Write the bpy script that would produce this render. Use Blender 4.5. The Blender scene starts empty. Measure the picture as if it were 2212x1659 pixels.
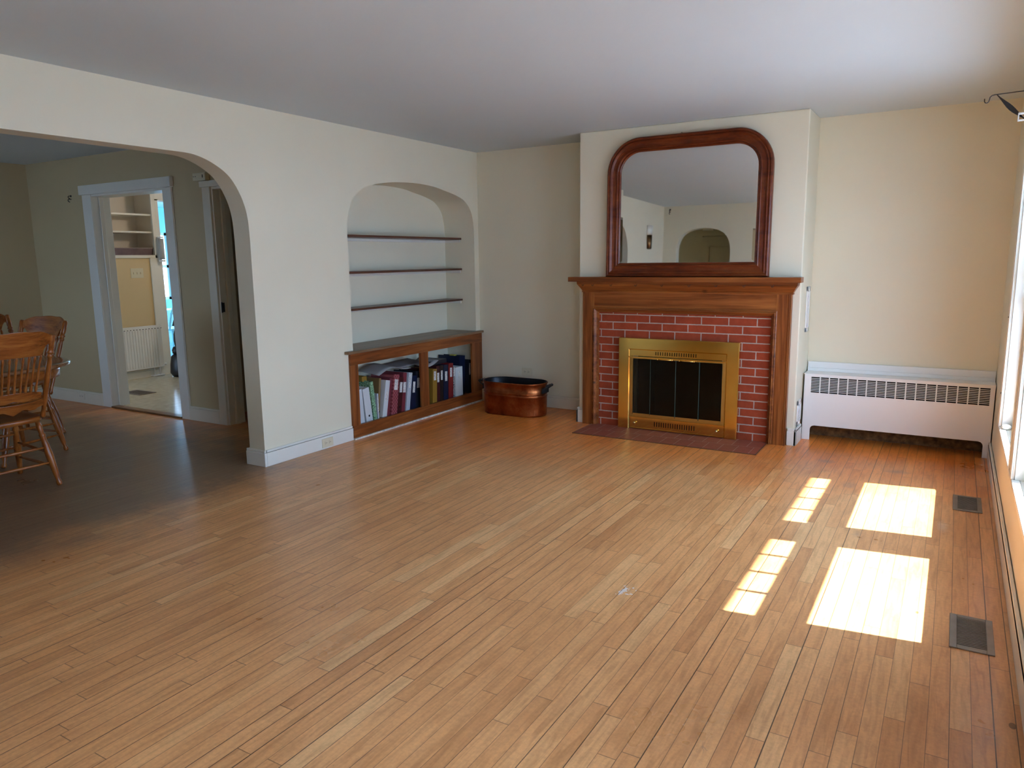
import bpy, bmesh, math, random
from mathutils import Vector, Matrix
random.seed(7)
PI = math.pi
SC = bpy.context.scene
COL = SC.collection

# ------------------------------------------------------------------ camera
yaw, pitch, roll = -0.5401, -0.1682, -0.0129
f0 = Vector((math.sin(yaw), math.cos(yaw), 0)); r0 = Vector((math.cos(yaw), -math.sin(yaw), 0)); u0 = Vector((0, 0, 1))
fwd = f0*math.cos(pitch) + u0*math.sin(pitch); up = -f0*math.sin(pitch) + u0*math.cos(pitch)
rt = r0*math.cos(roll) + up*math.sin(roll); upp = -r0*math.sin(roll) + up*math.cos(roll)
cd = bpy.data.cameras.new('camera'); cam = bpy.data.objects.new('camera', cd); COL.objects.link(cam)
cd.sensor_width = 36; cd.lens = 1594.4*36/2212; cd.clip_start = 0.02; cd.clip_end = 200
m = Matrix((rt, upp, -fwd)).transposed().to_4x4(); m.translation = Vector((4.0871, -6.2064, 1.4233))
cam.matrix_world = m
SC.camera = cam
# ------------------------------------------------------------------ sky, sun, exposure
SC.view_settings.view_transform = 'Standard'; SC.view_settings.look = 'None'
SC.view_settings.gamma = 1; SC.view_settings.use_curve_mapping = False
SC.view_settings.exposure = 0.82
SC.cycles.use_denoising = True
SC.cycles.max_bounces = 12; SC.cycles.diffuse_bounces = 8; SC.cycles.glossy_bounces = 6; SC.cycles.transparent_max_bounces = 12
SC.cycles.sample_clamp_indirect = 6.0; SC.cycles.caustics_reflective = False; SC.cycles.caustics_refractive = False
W = bpy.data.worlds.new('sky'); SC.world = W; W.use_nodes = True
bg = W.node_tree.nodes['Background']; bg.inputs[0].default_value = (0.46, 0.68, 1.0, 1); bg.inputs[1].default_value = 8.6
sd = bpy.data.lights.new('sun', 'SUN'); sun = bpy.data.objects.new('sun', sd); COL.objects.link(sun)
sd.energy = 23.0; sd.angle = math.radians(0.53); sd.color = (1.0, 0.965, 0.93)
sun.rotation_euler = Vector((-1, -0.133, -1.377)).to_track_quat('-Z', 'Y').to_euler(); sun.location = (9, 0, 9)
def portal(x, y, z, w, h, d):
    l = bpy.data.lights.new('sky_portal', 'AREA'); o = bpy.data.objects.new('sky_portal', l); COL.objects.link(o)
    l.shape = 'RECTANGLE'; l.size = w; l.size_y = h; l.cycles.is_portal = True
    o.location = (x, y, z); o.rotation_euler = Vector(d).to_track_quat('-Z', 'Z').to_euler()

# ------------------------------------------------------------------ materials
def nmat(name):
    mt = bpy.data.materials.new(name); mt.use_nodes = True
    nt = mt.node_tree; return mt, nt, nt.nodes['Principled BSDF']
def N(nt, t, **kw):
    n = nt.nodes.new(t)
    for k, v in kw.items():
        if k in ('operation', 'blend_type', 'data_type', 'wave_type', 'bands_direction', 'noise_dimensions', 'feature', 'distance', 'use_clamp'): setattr(n, k, v)
        else: n.inputs[k].default_value = v
    return n
def L(nt, a, b): nt.links.new(a, b)
def c4(c): return (c[0], c[1], c[2], 1)
def ramp(nt, fac, stops):
    r = nt.nodes.new('ShaderNodeValToRGB'); e = r.color_ramp.elements
    e[0].position, e[0].color = stops[0][0], c4(stops[0][1]); e[1].position, e[1].color = stops[-1][0], c4(stops[-1][1])
    for p, c in stops[1:-1]:
        k = e.new(p); k.color = c4(c)
    L(nt, fac, r.inputs[0]); return r.outputs[0]
def coords(nt, scale=(1, 1, 1), loc=(0, 0, 0), rot=(0, 0, 0)):
    tc = nt.nodes.new('ShaderNodeTexCoord'); mp = nt.nodes.new('ShaderNodeMapping')
    mp.inputs['Scale'].default_value = scale; mp.inputs['Location'].default_value = loc; mp.inputs['Rotation'].default_value = rot
    L(nt, tc.outputs['Object'], mp.inputs[0]); return mp.outputs[0]
def bump(nt, b, h, strength, dist=0.01):
    n = N(nt, 'ShaderNodeBump', Strength=strength, Distance=dist); L(nt, h, n.inputs['Height']); L(nt, n.outputs[0], b.inputs['Normal'])
def M(name, col, rough=0.5, metal=0.0, var=0.0, vs=6.0, bmp=0.0, bs=60.0, coat=0.0, spec=0.5):
    mt, nt, b = nmat(name)
    b.inputs['Base Color'].default_value = c4(col); b.inputs['Roughness'].default_value = rough
    b.inputs['Metallic'].default_value = metal; b.inputs['Coat Weight'].default_value = coat; b.inputs['Specular IOR Level'].default_value = spec
    if var > 0:
        v = coords(nt); n = N(nt, 'ShaderNodeTexNoise', Scale=vs, Detail=4.0); L(nt, v, n.inputs[0])
        L(nt, ramp(nt, n.outputs[0], [(0.3, [x*(1-var) for x in col]), (0.7, [min(1, x*(1+var)) for x in col])]), b.inputs['Base Color'])
    if bmp > 0:
        v = coords(nt); n = N(nt, 'ShaderNodeTexNoise', Scale=bs, Detail=3.0); L(nt, v, n.inputs[0]); bump(nt, b, n.outputs[0], bmp)
    return mt
def wood(name, dark, mid, light, axis='X', rough=0.35, grain=22.0, stretch=0.06, knots=False, coat=0.08):
    mt, nt, b = nmat(name)
    s = [1, 1, 1]; s['XYZ'.index(axis)] = stretch
    v = coords(nt, s)
    n1 = N(nt, 'ShaderNodeTexNoise', Scale=grain, Detail=6.0, Roughness=0.6, Distortion=0.6); L(nt, v, n1.inputs[0])
    n2 = N(nt, 'ShaderNodeTexNoise', Scale=grain*5, Detail=3.0); L(nt, v, n2.inputs[0])
    mx = N(nt, 'ShaderNodeMath', operation='MULTIPLY_ADD'); mx.inputs[1].default_value = 0.3; L(nt, n2.outputs[0], mx.inputs[0]); L(nt, n1.outputs[0], mx.inputs[2])
    colr = ramp(nt, mx.outputs[0], [(0.42, dark), (0.62, mid), (0.85, light)])
    if knots:
        v2 = coords(nt, [3.2 if a != axis else 1.6 for a in 'XYZ'])
        vo = N(nt, 'ShaderNodeTexVoronoi', Scale=1.6); L(nt, v2, vo.inputs[0])
        k = ramp(nt, vo.outputs['Distance'], [(0.035, (1, 1, 1)), (0.09, (0, 0, 0))])
        mm = N(nt, 'ShaderNodeMix', data_type='RGBA'); L(nt, k, mm.inputs['Factor']); L(nt, colr, mm.inputs[6]); mm.inputs[7].default_value = (dark[0]*.3, dark[1]*.25, dark[2]*.3, 1); colr = mm.outputs[2]
    L(nt, colr, b.inputs['Base Color']); b.inputs['Roughness'].default_value = rough; b.inputs['Coat Weight'].default_value = coat; b.inputs['Coat Roughness'].default_value = 0.2
    b.inputs['Specular IOR Level'].default_value = 0.25; bump(nt, b, n2.outputs[0], 0.06, 0.004)
    return mt
def glassmat(name, tint=(1, 1, 1), refl=0.12):
    mt, nt, b = nmat(name); nt.nodes.remove(b)
    t = N(nt, 'ShaderNodeBsdfTransparent', Color=c4(tint)); g = N(nt, 'ShaderNodeBsdfGlossy', Roughness=0.02)
    lw = N(nt, 'ShaderNodeLayerWeight', Blend=0.5); pw = N(nt, 'ShaderNodeMath', operation='POWER'); L(nt, lw.outputs['Facing'], pw.inputs[0]); pw.inputs[1].default_value = 4.0
    fr = N(nt, 'ShaderNodeMath', operation='MULTIPLY_ADD'); L(nt, pw.outputs[0], fr.inputs[0]); fr.inputs[1].default_value = 0.8; fr.inputs[2].default_value = 0.03; mx = nt.nodes.new('ShaderNodeMixShader')
    L(nt, fr.outputs[0], mx.inputs[0]); L(nt, t.outputs[0], mx.inputs[1]); L(nt, g.outputs[0], mx.inputs[2]); L(nt, mx.outputs[0], nt.nodes['Material Output'].inputs[0])
    return mt

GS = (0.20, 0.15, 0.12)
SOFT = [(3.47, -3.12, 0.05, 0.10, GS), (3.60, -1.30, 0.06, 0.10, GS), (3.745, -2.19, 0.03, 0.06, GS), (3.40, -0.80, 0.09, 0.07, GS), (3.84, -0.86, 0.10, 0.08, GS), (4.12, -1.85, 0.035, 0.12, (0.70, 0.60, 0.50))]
def floor_mat():
    mt, nt, b = nmat('maple_strip_floor')
    tc = nt.nodes.new('ShaderNodeTexCoord'); sp = nt.nodes.new('ShaderNodeSeparateXYZ'); L(nt, tc.outputs['Object'], sp.inputs[0])
    def ma(op, a, bb=None, cc=None):
        n = N(nt, 'ShaderNodeMath', operation=op)
        for i, q in enumerate((a, bb, cc)):
            if q is None: continue
            if isinstance(q, (int, float)): n.inputs[i].default_value = q
            else: L(nt, q, n.inputs[i])
        return n.outputs[0]
    P = 0.0585
    u = ma('DIVIDE', ma('SUBTRACT', sp.outputs[0], 4.169), P)
    iu = ma('FLOOR', u); fu = ma('SUBTRACT', u, iu)
    w1 = N(nt, 'ShaderNodeTexWhiteNoise', noise_dimensions='1D'); L(nt, iu, w1.inputs['W'])
    v = ma('DIVIDE', ma('ADD', sp.outputs[1], ma('MULTIPLY', w1.outputs[0], 13.0)), 0.72)
    # jitter plank lengths
    iv0 = ma('FLOOR', v); cb = nt.nodes.new('ShaderNodeCombineXYZ'); L(nt, iu, cb.inputs[0]); L(nt, iv0, cb.inputs[1])
    w2 = N(nt, 'ShaderNodeTexWhiteNoise', noise_dimensions='2D'); L(nt, cb.outputs[0], w2.inputs['Vector'])
    fv0 = ma('SUBTRACT', v, iv0)
    cut = ma('ADD', 0.25, ma('MULTIPLY', w2.outputs[0], 0.5))
    side = ma('GREATER_THAN', fv0, cut)
    iv = ma('ADD', iv0, side)
    cb2 = nt.nodes.new('ShaderNodeCombineXYZ'); L(nt, iu, cb2.inputs[0]); L(nt, iv, cb2.inputs[1]); cb2.inputs[2].default_value = 3.3
    w3 = N(nt, 'ShaderNodeTexWhiteNoise', noise_dimensions='3D'); L(nt, cb2.outputs[0], w3.inputs['Vector'])
    rnd = w3.outputs[0]
    # grain
    cb3 = nt.nodes.new('ShaderNodeCombineXYZ'); L(nt, ma('MULTIPLY', sp.outputs[0], 1.0), cb3.inputs[0]); L(nt, ma('MULTIPLY', sp.outputs[1], 0.09), cb3.inputs[1]); L(nt, ma('MULTIPLY', rnd, 9.0), cb3.inputs[2])
    g = N(nt, 'ShaderNodeTexNoise', Scale=55.0, Detail=5.0, Distortion=0.8); L(nt, cb3.outputs[0], g.inputs[0])
    base = ramp(nt, rnd, [(0.0, (0.60, 0.290, 0.118)), (0.12, (0.68, 0.345, 0.142)), (0.75, (0.74, 0.385, 0.163)), (0.93, (0.77, 0.43, 0.190)), (1.0, (0.80, 0.49, 0.235))])
    gm = ramp(nt, g.outputs[0], [(0.3, (0.78, 0.74, 0.70)), (0.55, (1, 1, 1)), (0.8, (1.08, 1.05, 1.0))])
    mul = N(nt, 'ShaderNodeMix', data_type='RGBA', blend_type='MULTIPLY'); mul.inputs[0].default_value = 1; L(nt, base, mul.inputs[6]); L(nt, gm, mul.inputs[7])
    # large worn blotches
    bl = N(nt, 'ShaderNodeTexNoise', Scale=1.1, Detail=5.0, Roughness=0.65); L(nt, tc.outputs['Object'], bl.inputs[0])
    bm = ramp(nt, bl.outputs[0], [(0.35, (0.86, 0.80, 0.76)), (0.6, (1.03, 1.0, 0.97))])
    mul2 = N(nt, 'ShaderNodeMix', data_type='RGBA', blend_type='MULTIPLY'); mul2.inputs[0].default_value = 1; L(nt, mul.outputs[2], mul2.inputs[6]); L(nt, bm, mul2.inputs[7])
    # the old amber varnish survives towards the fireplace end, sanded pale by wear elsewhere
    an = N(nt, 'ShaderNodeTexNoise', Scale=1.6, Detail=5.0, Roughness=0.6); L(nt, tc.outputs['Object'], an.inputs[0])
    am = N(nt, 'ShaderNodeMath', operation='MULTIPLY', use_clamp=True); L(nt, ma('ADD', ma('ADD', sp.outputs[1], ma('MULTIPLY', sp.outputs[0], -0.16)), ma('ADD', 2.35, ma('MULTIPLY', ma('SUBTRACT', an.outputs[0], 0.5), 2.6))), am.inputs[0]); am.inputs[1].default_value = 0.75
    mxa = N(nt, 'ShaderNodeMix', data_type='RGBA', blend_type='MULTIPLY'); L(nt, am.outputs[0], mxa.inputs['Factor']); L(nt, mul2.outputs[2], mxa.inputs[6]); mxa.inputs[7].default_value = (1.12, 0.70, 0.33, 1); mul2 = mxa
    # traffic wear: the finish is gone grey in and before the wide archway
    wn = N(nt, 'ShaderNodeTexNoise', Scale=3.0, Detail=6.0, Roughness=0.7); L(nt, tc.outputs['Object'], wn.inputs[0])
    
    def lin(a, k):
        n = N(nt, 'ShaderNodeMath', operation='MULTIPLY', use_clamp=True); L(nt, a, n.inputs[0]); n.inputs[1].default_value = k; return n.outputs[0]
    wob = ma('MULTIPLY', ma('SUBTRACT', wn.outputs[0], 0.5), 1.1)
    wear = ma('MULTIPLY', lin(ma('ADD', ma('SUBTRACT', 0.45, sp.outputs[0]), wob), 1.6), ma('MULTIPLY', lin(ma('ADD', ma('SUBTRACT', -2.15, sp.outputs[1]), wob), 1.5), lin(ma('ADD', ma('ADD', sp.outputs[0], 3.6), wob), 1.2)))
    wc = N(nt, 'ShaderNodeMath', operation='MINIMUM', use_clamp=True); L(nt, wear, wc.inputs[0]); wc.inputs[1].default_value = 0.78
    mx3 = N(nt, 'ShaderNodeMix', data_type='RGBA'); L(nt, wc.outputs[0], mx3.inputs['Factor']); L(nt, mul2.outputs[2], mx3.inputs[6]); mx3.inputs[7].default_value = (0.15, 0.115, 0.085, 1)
    # dark scuffs and stains
    st = N(nt, 'ShaderNodeTexNoise', Scale=9.0, Detail=8.0, Roughness=0.75); L(nt, tc.outputs['Object'], st.inputs[0])
    edge = ma('MINIMUM', ma('ABSOLUTE', ma('ADD', sp.outputs[1], 0.8)), 5.0)       # old stains near the heater end of the room
    near = N(nt, 'ShaderNodeMath', operation='SUBTRACT', use_clamp=True); near.inputs[0].default_value = 0.03; L(nt, ma('MULTIPLY', edge, 0.08), near.inputs[1])
    sm = N(nt, 'ShaderNodeMath', operation='MULTIPLY', use_clamp=True); L(nt, ma('SUBTRACT', ma('ADD', st.outputs[0], near.outputs[0]), 0.78), sm.inputs[0]); sm.inputs[1].default_value = 4
    mx4 = N(nt, 'ShaderNodeMix', data_type='RGBA'); L(nt, ma('MULTIPLY', sm.outputs[0], 0.25), mx4.inputs['Factor']); L(nt, mx3.outputs[2], mx4.inputs[6]); mx4.inputs[7].default_value = (0.17, 0.12, 0.08, 1)
    # hairline scratches
    def scratch(rot, sc, thr):
        mp = nt.nodes.new('ShaderNodeMapping'); mp.inputs['Rotation'].default_value = (0, 0, rot); mp.inputs['Scale'].default_value = (sc, sc*0.12, 1); L(nt, tc.outputs['Object'], mp.inputs[0])
        s = N(nt, 'ShaderNodeTexNoise', Scale=1.0, Detail=2.0, Distortion=0.4); L(nt, mp.outputs[0], s.inputs[0])
        a = ma('ABSOLUTE', ma('SUBTRACT', s.outputs[0], 0.5)); return ma('LESS_THAN', a, thr)
    mk = N(nt, 'ShaderNodeTexNoise', Scale=2.3, Detail=2.0); L(nt, tc.outputs['Object'], mk.inputs[0])
    scr = ma('MULTIPLY', ma('MAXIMUM', scratch(0.9, 26.0, 0.0011), scratch(-0.5, 34.0, 0.0011)), ma('GREATER_THAN', mk.outputs[0], 0.55))
    mx5 = N(nt, 'ShaderNodeMix', data_type='RGBA'); L(nt, ma('MULTIPLY', scr, 0.45), mx5.inputs['Factor']); L(nt, mx4.outputs[2], mx5.inputs[6]); mx5.inputs[7].default_value = (0.28, 0.17, 0.10, 1)
    # marks with a place of their own: paint spill, knots
    cur = mx5.outputs[2]
    for (x, y, rx, ry, c, nz) in [(2.956, -3.392, 0.035, 0.06, (0.75, 0.76, 0.78), 1), (4.335, -3.68, 0.010, 0.018, (0.03, 0.015, 0.01), 0), (4.05, -3.0, 0.006, 0.012, (0.05, 0.03, 0.02), 0)]:
        ax = ma('DIVIDE', ma('SUBTRACT', sp.outputs[0], x), rx); ay = ma('DIVIDE', ma('SUBTRACT', sp.outputs[1], y), ry)
        d = ma('SQRT', ma('ADD', ma('MULTIPLY', ax, ax), ma('MULTIPLY', ay, ay)))
        if nz:
            q = N(nt, 'ShaderNodeTexNoise', Scale=45.0, Detail=3.0); L(nt, tc.outputs['Object'], q.inputs[0]); d = ma('ADD', d, ma('MULTIPLY', ma('SUBTRACT', q.outputs[0], 0.38), 6.0))
        k = ma('MULTIPLY', ma('LESS_THAN', d, 1.0), 0.75)
        mm = N(nt, 'ShaderNodeMix', data_type='RGBA'); L(nt, k, mm.inputs['Factor']); L(nt, cur, mm.inputs[6]); mm.inputs[7].default_value = c4(c); cur = mm.outputs[2]
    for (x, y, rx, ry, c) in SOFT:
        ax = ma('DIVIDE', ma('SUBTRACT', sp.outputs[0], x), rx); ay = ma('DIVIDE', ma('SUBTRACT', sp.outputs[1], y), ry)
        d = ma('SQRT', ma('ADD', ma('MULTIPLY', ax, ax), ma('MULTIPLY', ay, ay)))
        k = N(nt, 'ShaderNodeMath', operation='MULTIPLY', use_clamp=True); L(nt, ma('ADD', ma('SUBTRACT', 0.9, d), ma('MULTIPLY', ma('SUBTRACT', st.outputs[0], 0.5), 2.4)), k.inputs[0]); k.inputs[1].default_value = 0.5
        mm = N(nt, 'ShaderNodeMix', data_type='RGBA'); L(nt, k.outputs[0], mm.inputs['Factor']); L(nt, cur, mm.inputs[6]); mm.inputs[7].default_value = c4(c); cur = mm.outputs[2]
    # fine mottling of the maple
    fm = N(nt, 'ShaderNodeTexNoise', Scale=70.0, Detail=4.0, Roughness=0.7); L(nt, tc.outputs['Object'], fm.inputs[0])
    mf = N(nt, 'ShaderNodeMix', data_type='RGBA', blend_type='MULTIPLY'); mf.inputs[0].default_value = 1; L(nt, cur, mf.inputs[6]); L(nt, ramp(nt, fm.outputs[0], [(0.3, (0.88, 0.86, 0.84)), (0.65, (1.05, 1.04, 1.03))]), mf.inputs[7]); cur = mf.outputs[2]
    # gaps between strips and butt joints
    gu = ma('MINIMUM', fu, ma('SUBTRACT', 1.0, fu)); 
    wg = N(nt, 'ShaderNodeTexWhiteNoise', noise_dimensions='1D'); L(nt, ma('ROUND', u), wg.inputs['W'])
    gw = ma('ADD', 0.016, ma('MULTIPLY', ma('POWER', wg.outputs[0], 3.0), 0.020))
    g1 = ma('LESS_THAN', gu, gw)
    gd = ma('LESS_THAN', ma('ABSOLUTE', ma('SUBTRACT', fv0, cut)), 0.0022)
    gap = ma('MAXIMUM', ma('MULTIPLY', g1, ma('ADD', 0.62, ma('MULTIPLY', wg.outputs[0], 0.33))), ma('MULTIPLY', gd, 0.6))
    mx6 = N(nt, 'ShaderNodeMix', data_type='RGBA'); L(nt, gap, mx6.inputs['Factor']); L(nt, cur, mx6.inputs[6]); mx6.inputs[7].default_value = (0.055, 0.028, 0.014, 1)
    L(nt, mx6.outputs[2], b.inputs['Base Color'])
    ro = ma('ADD', 0.20, ma('MULTIPLY', bl.outputs[0], 0.22)); L(nt, ro, b.inputs['Roughness'])
    b.inputs['Specular IOR Level'].default_value = 0.5
    ww = N(nt, 'ShaderNodeTexNoise', Scale=4.0, Detail=2.0); L(nt, cb3.outputs[0], ww.inputs[0])
    hh = ma('ADD', ma('MULTIPLY', ma('SUBTRACT', 1.0, gap), 1.0), ma('ADD', ma('MULTIPLY', rnd, 0.25), ma('MULTIPLY', g.outputs[0], 0.10)))
    bump(nt, b, hh, 0.22, 0.0015)
    return mt

def brick_mat(name, c1, c2, mortar, scale, x0, z0, bw, rh, ms, axis='XZ', off=0.5, rough=0.75):
    mt, nt, b = nmat(name)
    tc = nt.nodes.new('ShaderNodeTexCoord'); sp = nt.nodes.new('ShaderNodeSeparateXYZ'); L(nt, tc.outputs['Object'], sp.inputs[0])
    cb = nt.nodes.new('ShaderNodeCombineXYZ')
    for i, (a, o) in enumerate(zip(axis, (x0, z0))):
        s = N(nt, 'ShaderNodeMath', operation='SUBTRACT'); L(nt, sp.outputs['XYZ'.index(a)], s.inputs[0]); s.inputs[1].default_value = o; L(nt, s.outputs[0], cb.inputs[i])
    wob = N(nt, 'ShaderNodeTexNoise', Scale=40.0, Detail=2.0); L(nt, tc.outputs['Object'], wob.inputs[0])
    va = N(nt, 'ShaderNodeVectorMath', operation='MULTIPLY_ADD'); L(nt, wob.outputs['Color'], va.inputs[0]); va.inputs[1].default_value = (0.003, 0.003, 0); L(nt, cb.outputs[0], va.inputs[2])
    br = nt.nodes.new('ShaderNodeTexBrick'); br.offset = off; br.offset_frequency = 2
    L(nt, va.outputs[0], br.inputs['Vector'])
    br.inputs['Color1'].default_value = c4(c1); br.inputs['Color2'].default_value = c4(c2); br.inputs['Mortar'].default_value = c4(mortar)
    br.inputs['Scale'].default_value = 1.0; br.inputs['Mortar Size'].default_value = ms; br.inputs['Mortar Smooth'].default_value = 0.1
    br.inputs['Brick Width'].default_value = bw; br.inputs['Row Height'].default_value = rh
    ns = N(nt, 'ShaderNodeTexNoise', Scale=14.0, Detail=6.0, Roughness=0.7); L(nt, tc.outputs['Object'], ns.inputs[0])
    mul = N(nt, 'ShaderNodeMix', data_type='RGBA', blend_type='MULTIPLY'); mul.inputs[0].default_value = 1
    L(nt, br.outputs['Color'], mul.inputs[6]); L(nt, ramp(nt, ns.outputs[0], [(0.3, (0.82, 0.80, 0.80)), (0.7, (1.12, 1.1, 1.1))]), mul.inputs[7])
    L(nt, mul.outputs[2], b.inputs['Base Color']); b.inputs['Roughness'].default_value = rough; b.inputs['Specular IOR Level'].default_value = 0.2
    h = N(nt, 'ShaderNodeMath', operation='MULTIPLY_ADD'); L(nt, br.outputs['Fac'], h.inputs[0]); h.inputs[1].default_value = -1.0; L(nt, ns.outputs[0], h.inputs[2])
    bump(nt, b, h.outputs[0], 0.5, 0.003)
    return mt

PAINT = M('cream_wall_paint', (0.72, 0.68, 0.535), 0.6, var=0.015, vs=2.5, bmp=0.05, bs=90)
PAINTD = M('dining_wall_paint', (0.52, 0.42, 0.25), 0.6, var=0.02, vs=2.5, bmp=0.05, bs=90)
PAINTK = M('kitchen_yellow_paint', (0.64, 0.49, 0.27), 0.6, var=0.02, vs=2.5)
PAINTS = M('sunroom_blue_light_paint', (0.35, 0.80, 0.88), 0.6, var=0.02, vs=2.5)  # pale walls with the sunroom's blue daylight mixed into the colour
CEIL = M('white_ceiling_paint', (0.53, 0.61, 0.66), 0.55, var=0.01, vs=2.0, bmp=0.04, bs=60)
TRIM = M('white_gloss_trim', (0.74, 0.73, 0.67), 0.35, var=0.02, vs=6)
TRIMC = M('cream_gloss_trim', (0.70, 0.66, 0.55), 0.4, var=0.02, vs=6)
WHITE = M('white_enamel', (0.80, 0.80, 0.79), 0.35)
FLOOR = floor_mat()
VINYL = M('beige_sheet_vinyl', (0.52, 0.45, 0.32), 0.22, var=0.12, vs=14)
PINE = wood('stained_pine', (0.055, 0.014, 0.004), (0.19, 0.050, 0.011), (0.34, 0.115, 0.026), 'X', 0.38, 16, 0.05, knots=True)
PINEZ = wood('stained_pine_upright', (0.055, 0.014, 0.004), (0.19, 0.050, 0.011), (0.34, 0.115, 0.026), 'Z', 0.38, 16, 0.05)
PINEY = wood('bookcase_pine', (0.07, 0.018, 0.005), (0.20, 0.055, 0.013), (0.33, 0.11, 0.028), 'Y', 0.4, 16, 0.06, knots=True)
PINEYZ = wood('bookcase_pine_upright', (0.07, 0.018, 0.005), (0.17, 0.045, 0.011), (0.30, 0.10, 0.026), 'Z', 0.4, 16, 0.06)
TOPW = wood('dark_oak_counter', (0.10, 0.055, 0.028), (0.17, 0.10, 0.055), (0.26, 0.16, 0.09), 'Y', 0.35, 18, 0.06)
SHELFW = wood('shelf_mahogany', (0.045, 0.016, 0.009), (0.09, 0.034, 0.02), (0.14, 0.06, 0.035), 'Y', 0.35, 20, 0.06)
MAHOG = wood('mahogany_frame', (0.050, 0.009, 0.003), (0.12, 0.022, 0.006), (0.19, 0.045, 0.012), 'X', 0.30, 10, 0.3, coat=0.05)
OAK = wood('golden_oak', (0.13, 0.030, 0.006), (0.29, 0.080, 0.014), (0.42, 0.145, 0.03), 'Z', 0.3, 26, 0.10, coat=0.35)
OAKY = wood('golden_oak_cross', (0.13, 0.030, 0.006), (0.29, 0.080, 0.014), (0.42, 0.145, 0.03), 'Y', 0.3, 30, 0.10, coat=0.35)
BRICK = brick_mat('red_brick', (0.33, 0.056, 0.020), (0.26, 0.044, 0.017), (0.42, 0.35, 0.29), 1, 1.791-0.2135*10, 0.892-0.0637*14, 0.2135, 0.0637, 0.0042)
TILE = brick_mat('hearth_tile', (0.32, 0.082, 0.045), (0.26, 0.066, 0.038), (0.42, 0.29, 0.22), 1, 1.467, -0.864, 0.1125, 0.21, 0.0022, 'XY', 0.5, 0.45)
BRASS = M('polished_brass', (0.92, 0.60, 0.16), 0.13, 1.0, var=0.06, vs=5, bmp=0.02, bs=8)
BRASSD = M('brushed_brass', (0.70, 0.46, 0.14), 0.32, 1.0)
SOOT = M('sooted_firebrick', (0.012, 0.010, 0.009), 0.95)
SMOKE = glassmat('smoked_glass', (0.35, 0.35, 0.33))
GLASS = glassmat('window_glass')
MIRROR = M('silvered_mirror', (0.80, 0.81, 0.79), 0.02, 1.0)
BLACK = M('black_iron', (0.010, 0.010, 0.011), 0.45)
DARK = M('dark_void', (0.012, 0.011, 0.010), 0.9)
METAL = M('grey_register_metal', (0.22, 0.20, 0.18), 0.4, 0.7, var=0.1, vs=20)
PLASTER = M('bare_brown_plaster', (0.17, 0.095, 0.04), 0.9, var=0.55, vs=28, bmp=0.5, bs=40)
IVORY = M('ivory_plastic', (0.66, 0.60, 0.44), 0.4)
PAPER = M('white_paper', (0.72, 0.72, 0.70), 0.7)
def copper():
    mt, nt, b = nmat('aged_copper')
    v = coords(nt); n = N(nt, 'ShaderNodeTexNoise', Scale=7.0, Detail=6.0, Roughness=0.6); L(nt, v, n.inputs[0])
    L(nt, ramp(nt, n.outputs[0], [(0.35, (0.16, 0.035, 0.012)), (0.55, (0.36, 0.10, 0.03)), (0.75, (0.52, 0.20, 0.07))]), b.inputs['Base Color'])
    b.inputs['Metallic'].default_value = 0.9; b.inputs['Roughness'].default_value = 0.33
    n2 = N(nt, 'ShaderNodeTexNoise', Scale=22.0, Detail=3.0, Distortion=1.0); L(nt, v, n2.inputs[0]); bump(nt, b, n2.outputs[0], 0.35, 0.008)
    return mt
COPPER = copper()
def label_mat():
    mt, nt, b = nmat('paper_spine_label')
    v = coords(nt); w = N(nt, 'ShaderNodeTexNoise', Scale=260.0, Detail=2.0); L(nt, v, w.inputs[0])
    L(nt, ramp(nt, w.outputs[0], [(0.40, (0.12, 0.12, 0.12)), (0.47, (0.78, 0.78, 0.76))]), b.inputs['Base Color']); b.inputs['Roughness'].default_value = 0.7
    return mt
LABEL = label_mat()

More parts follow.
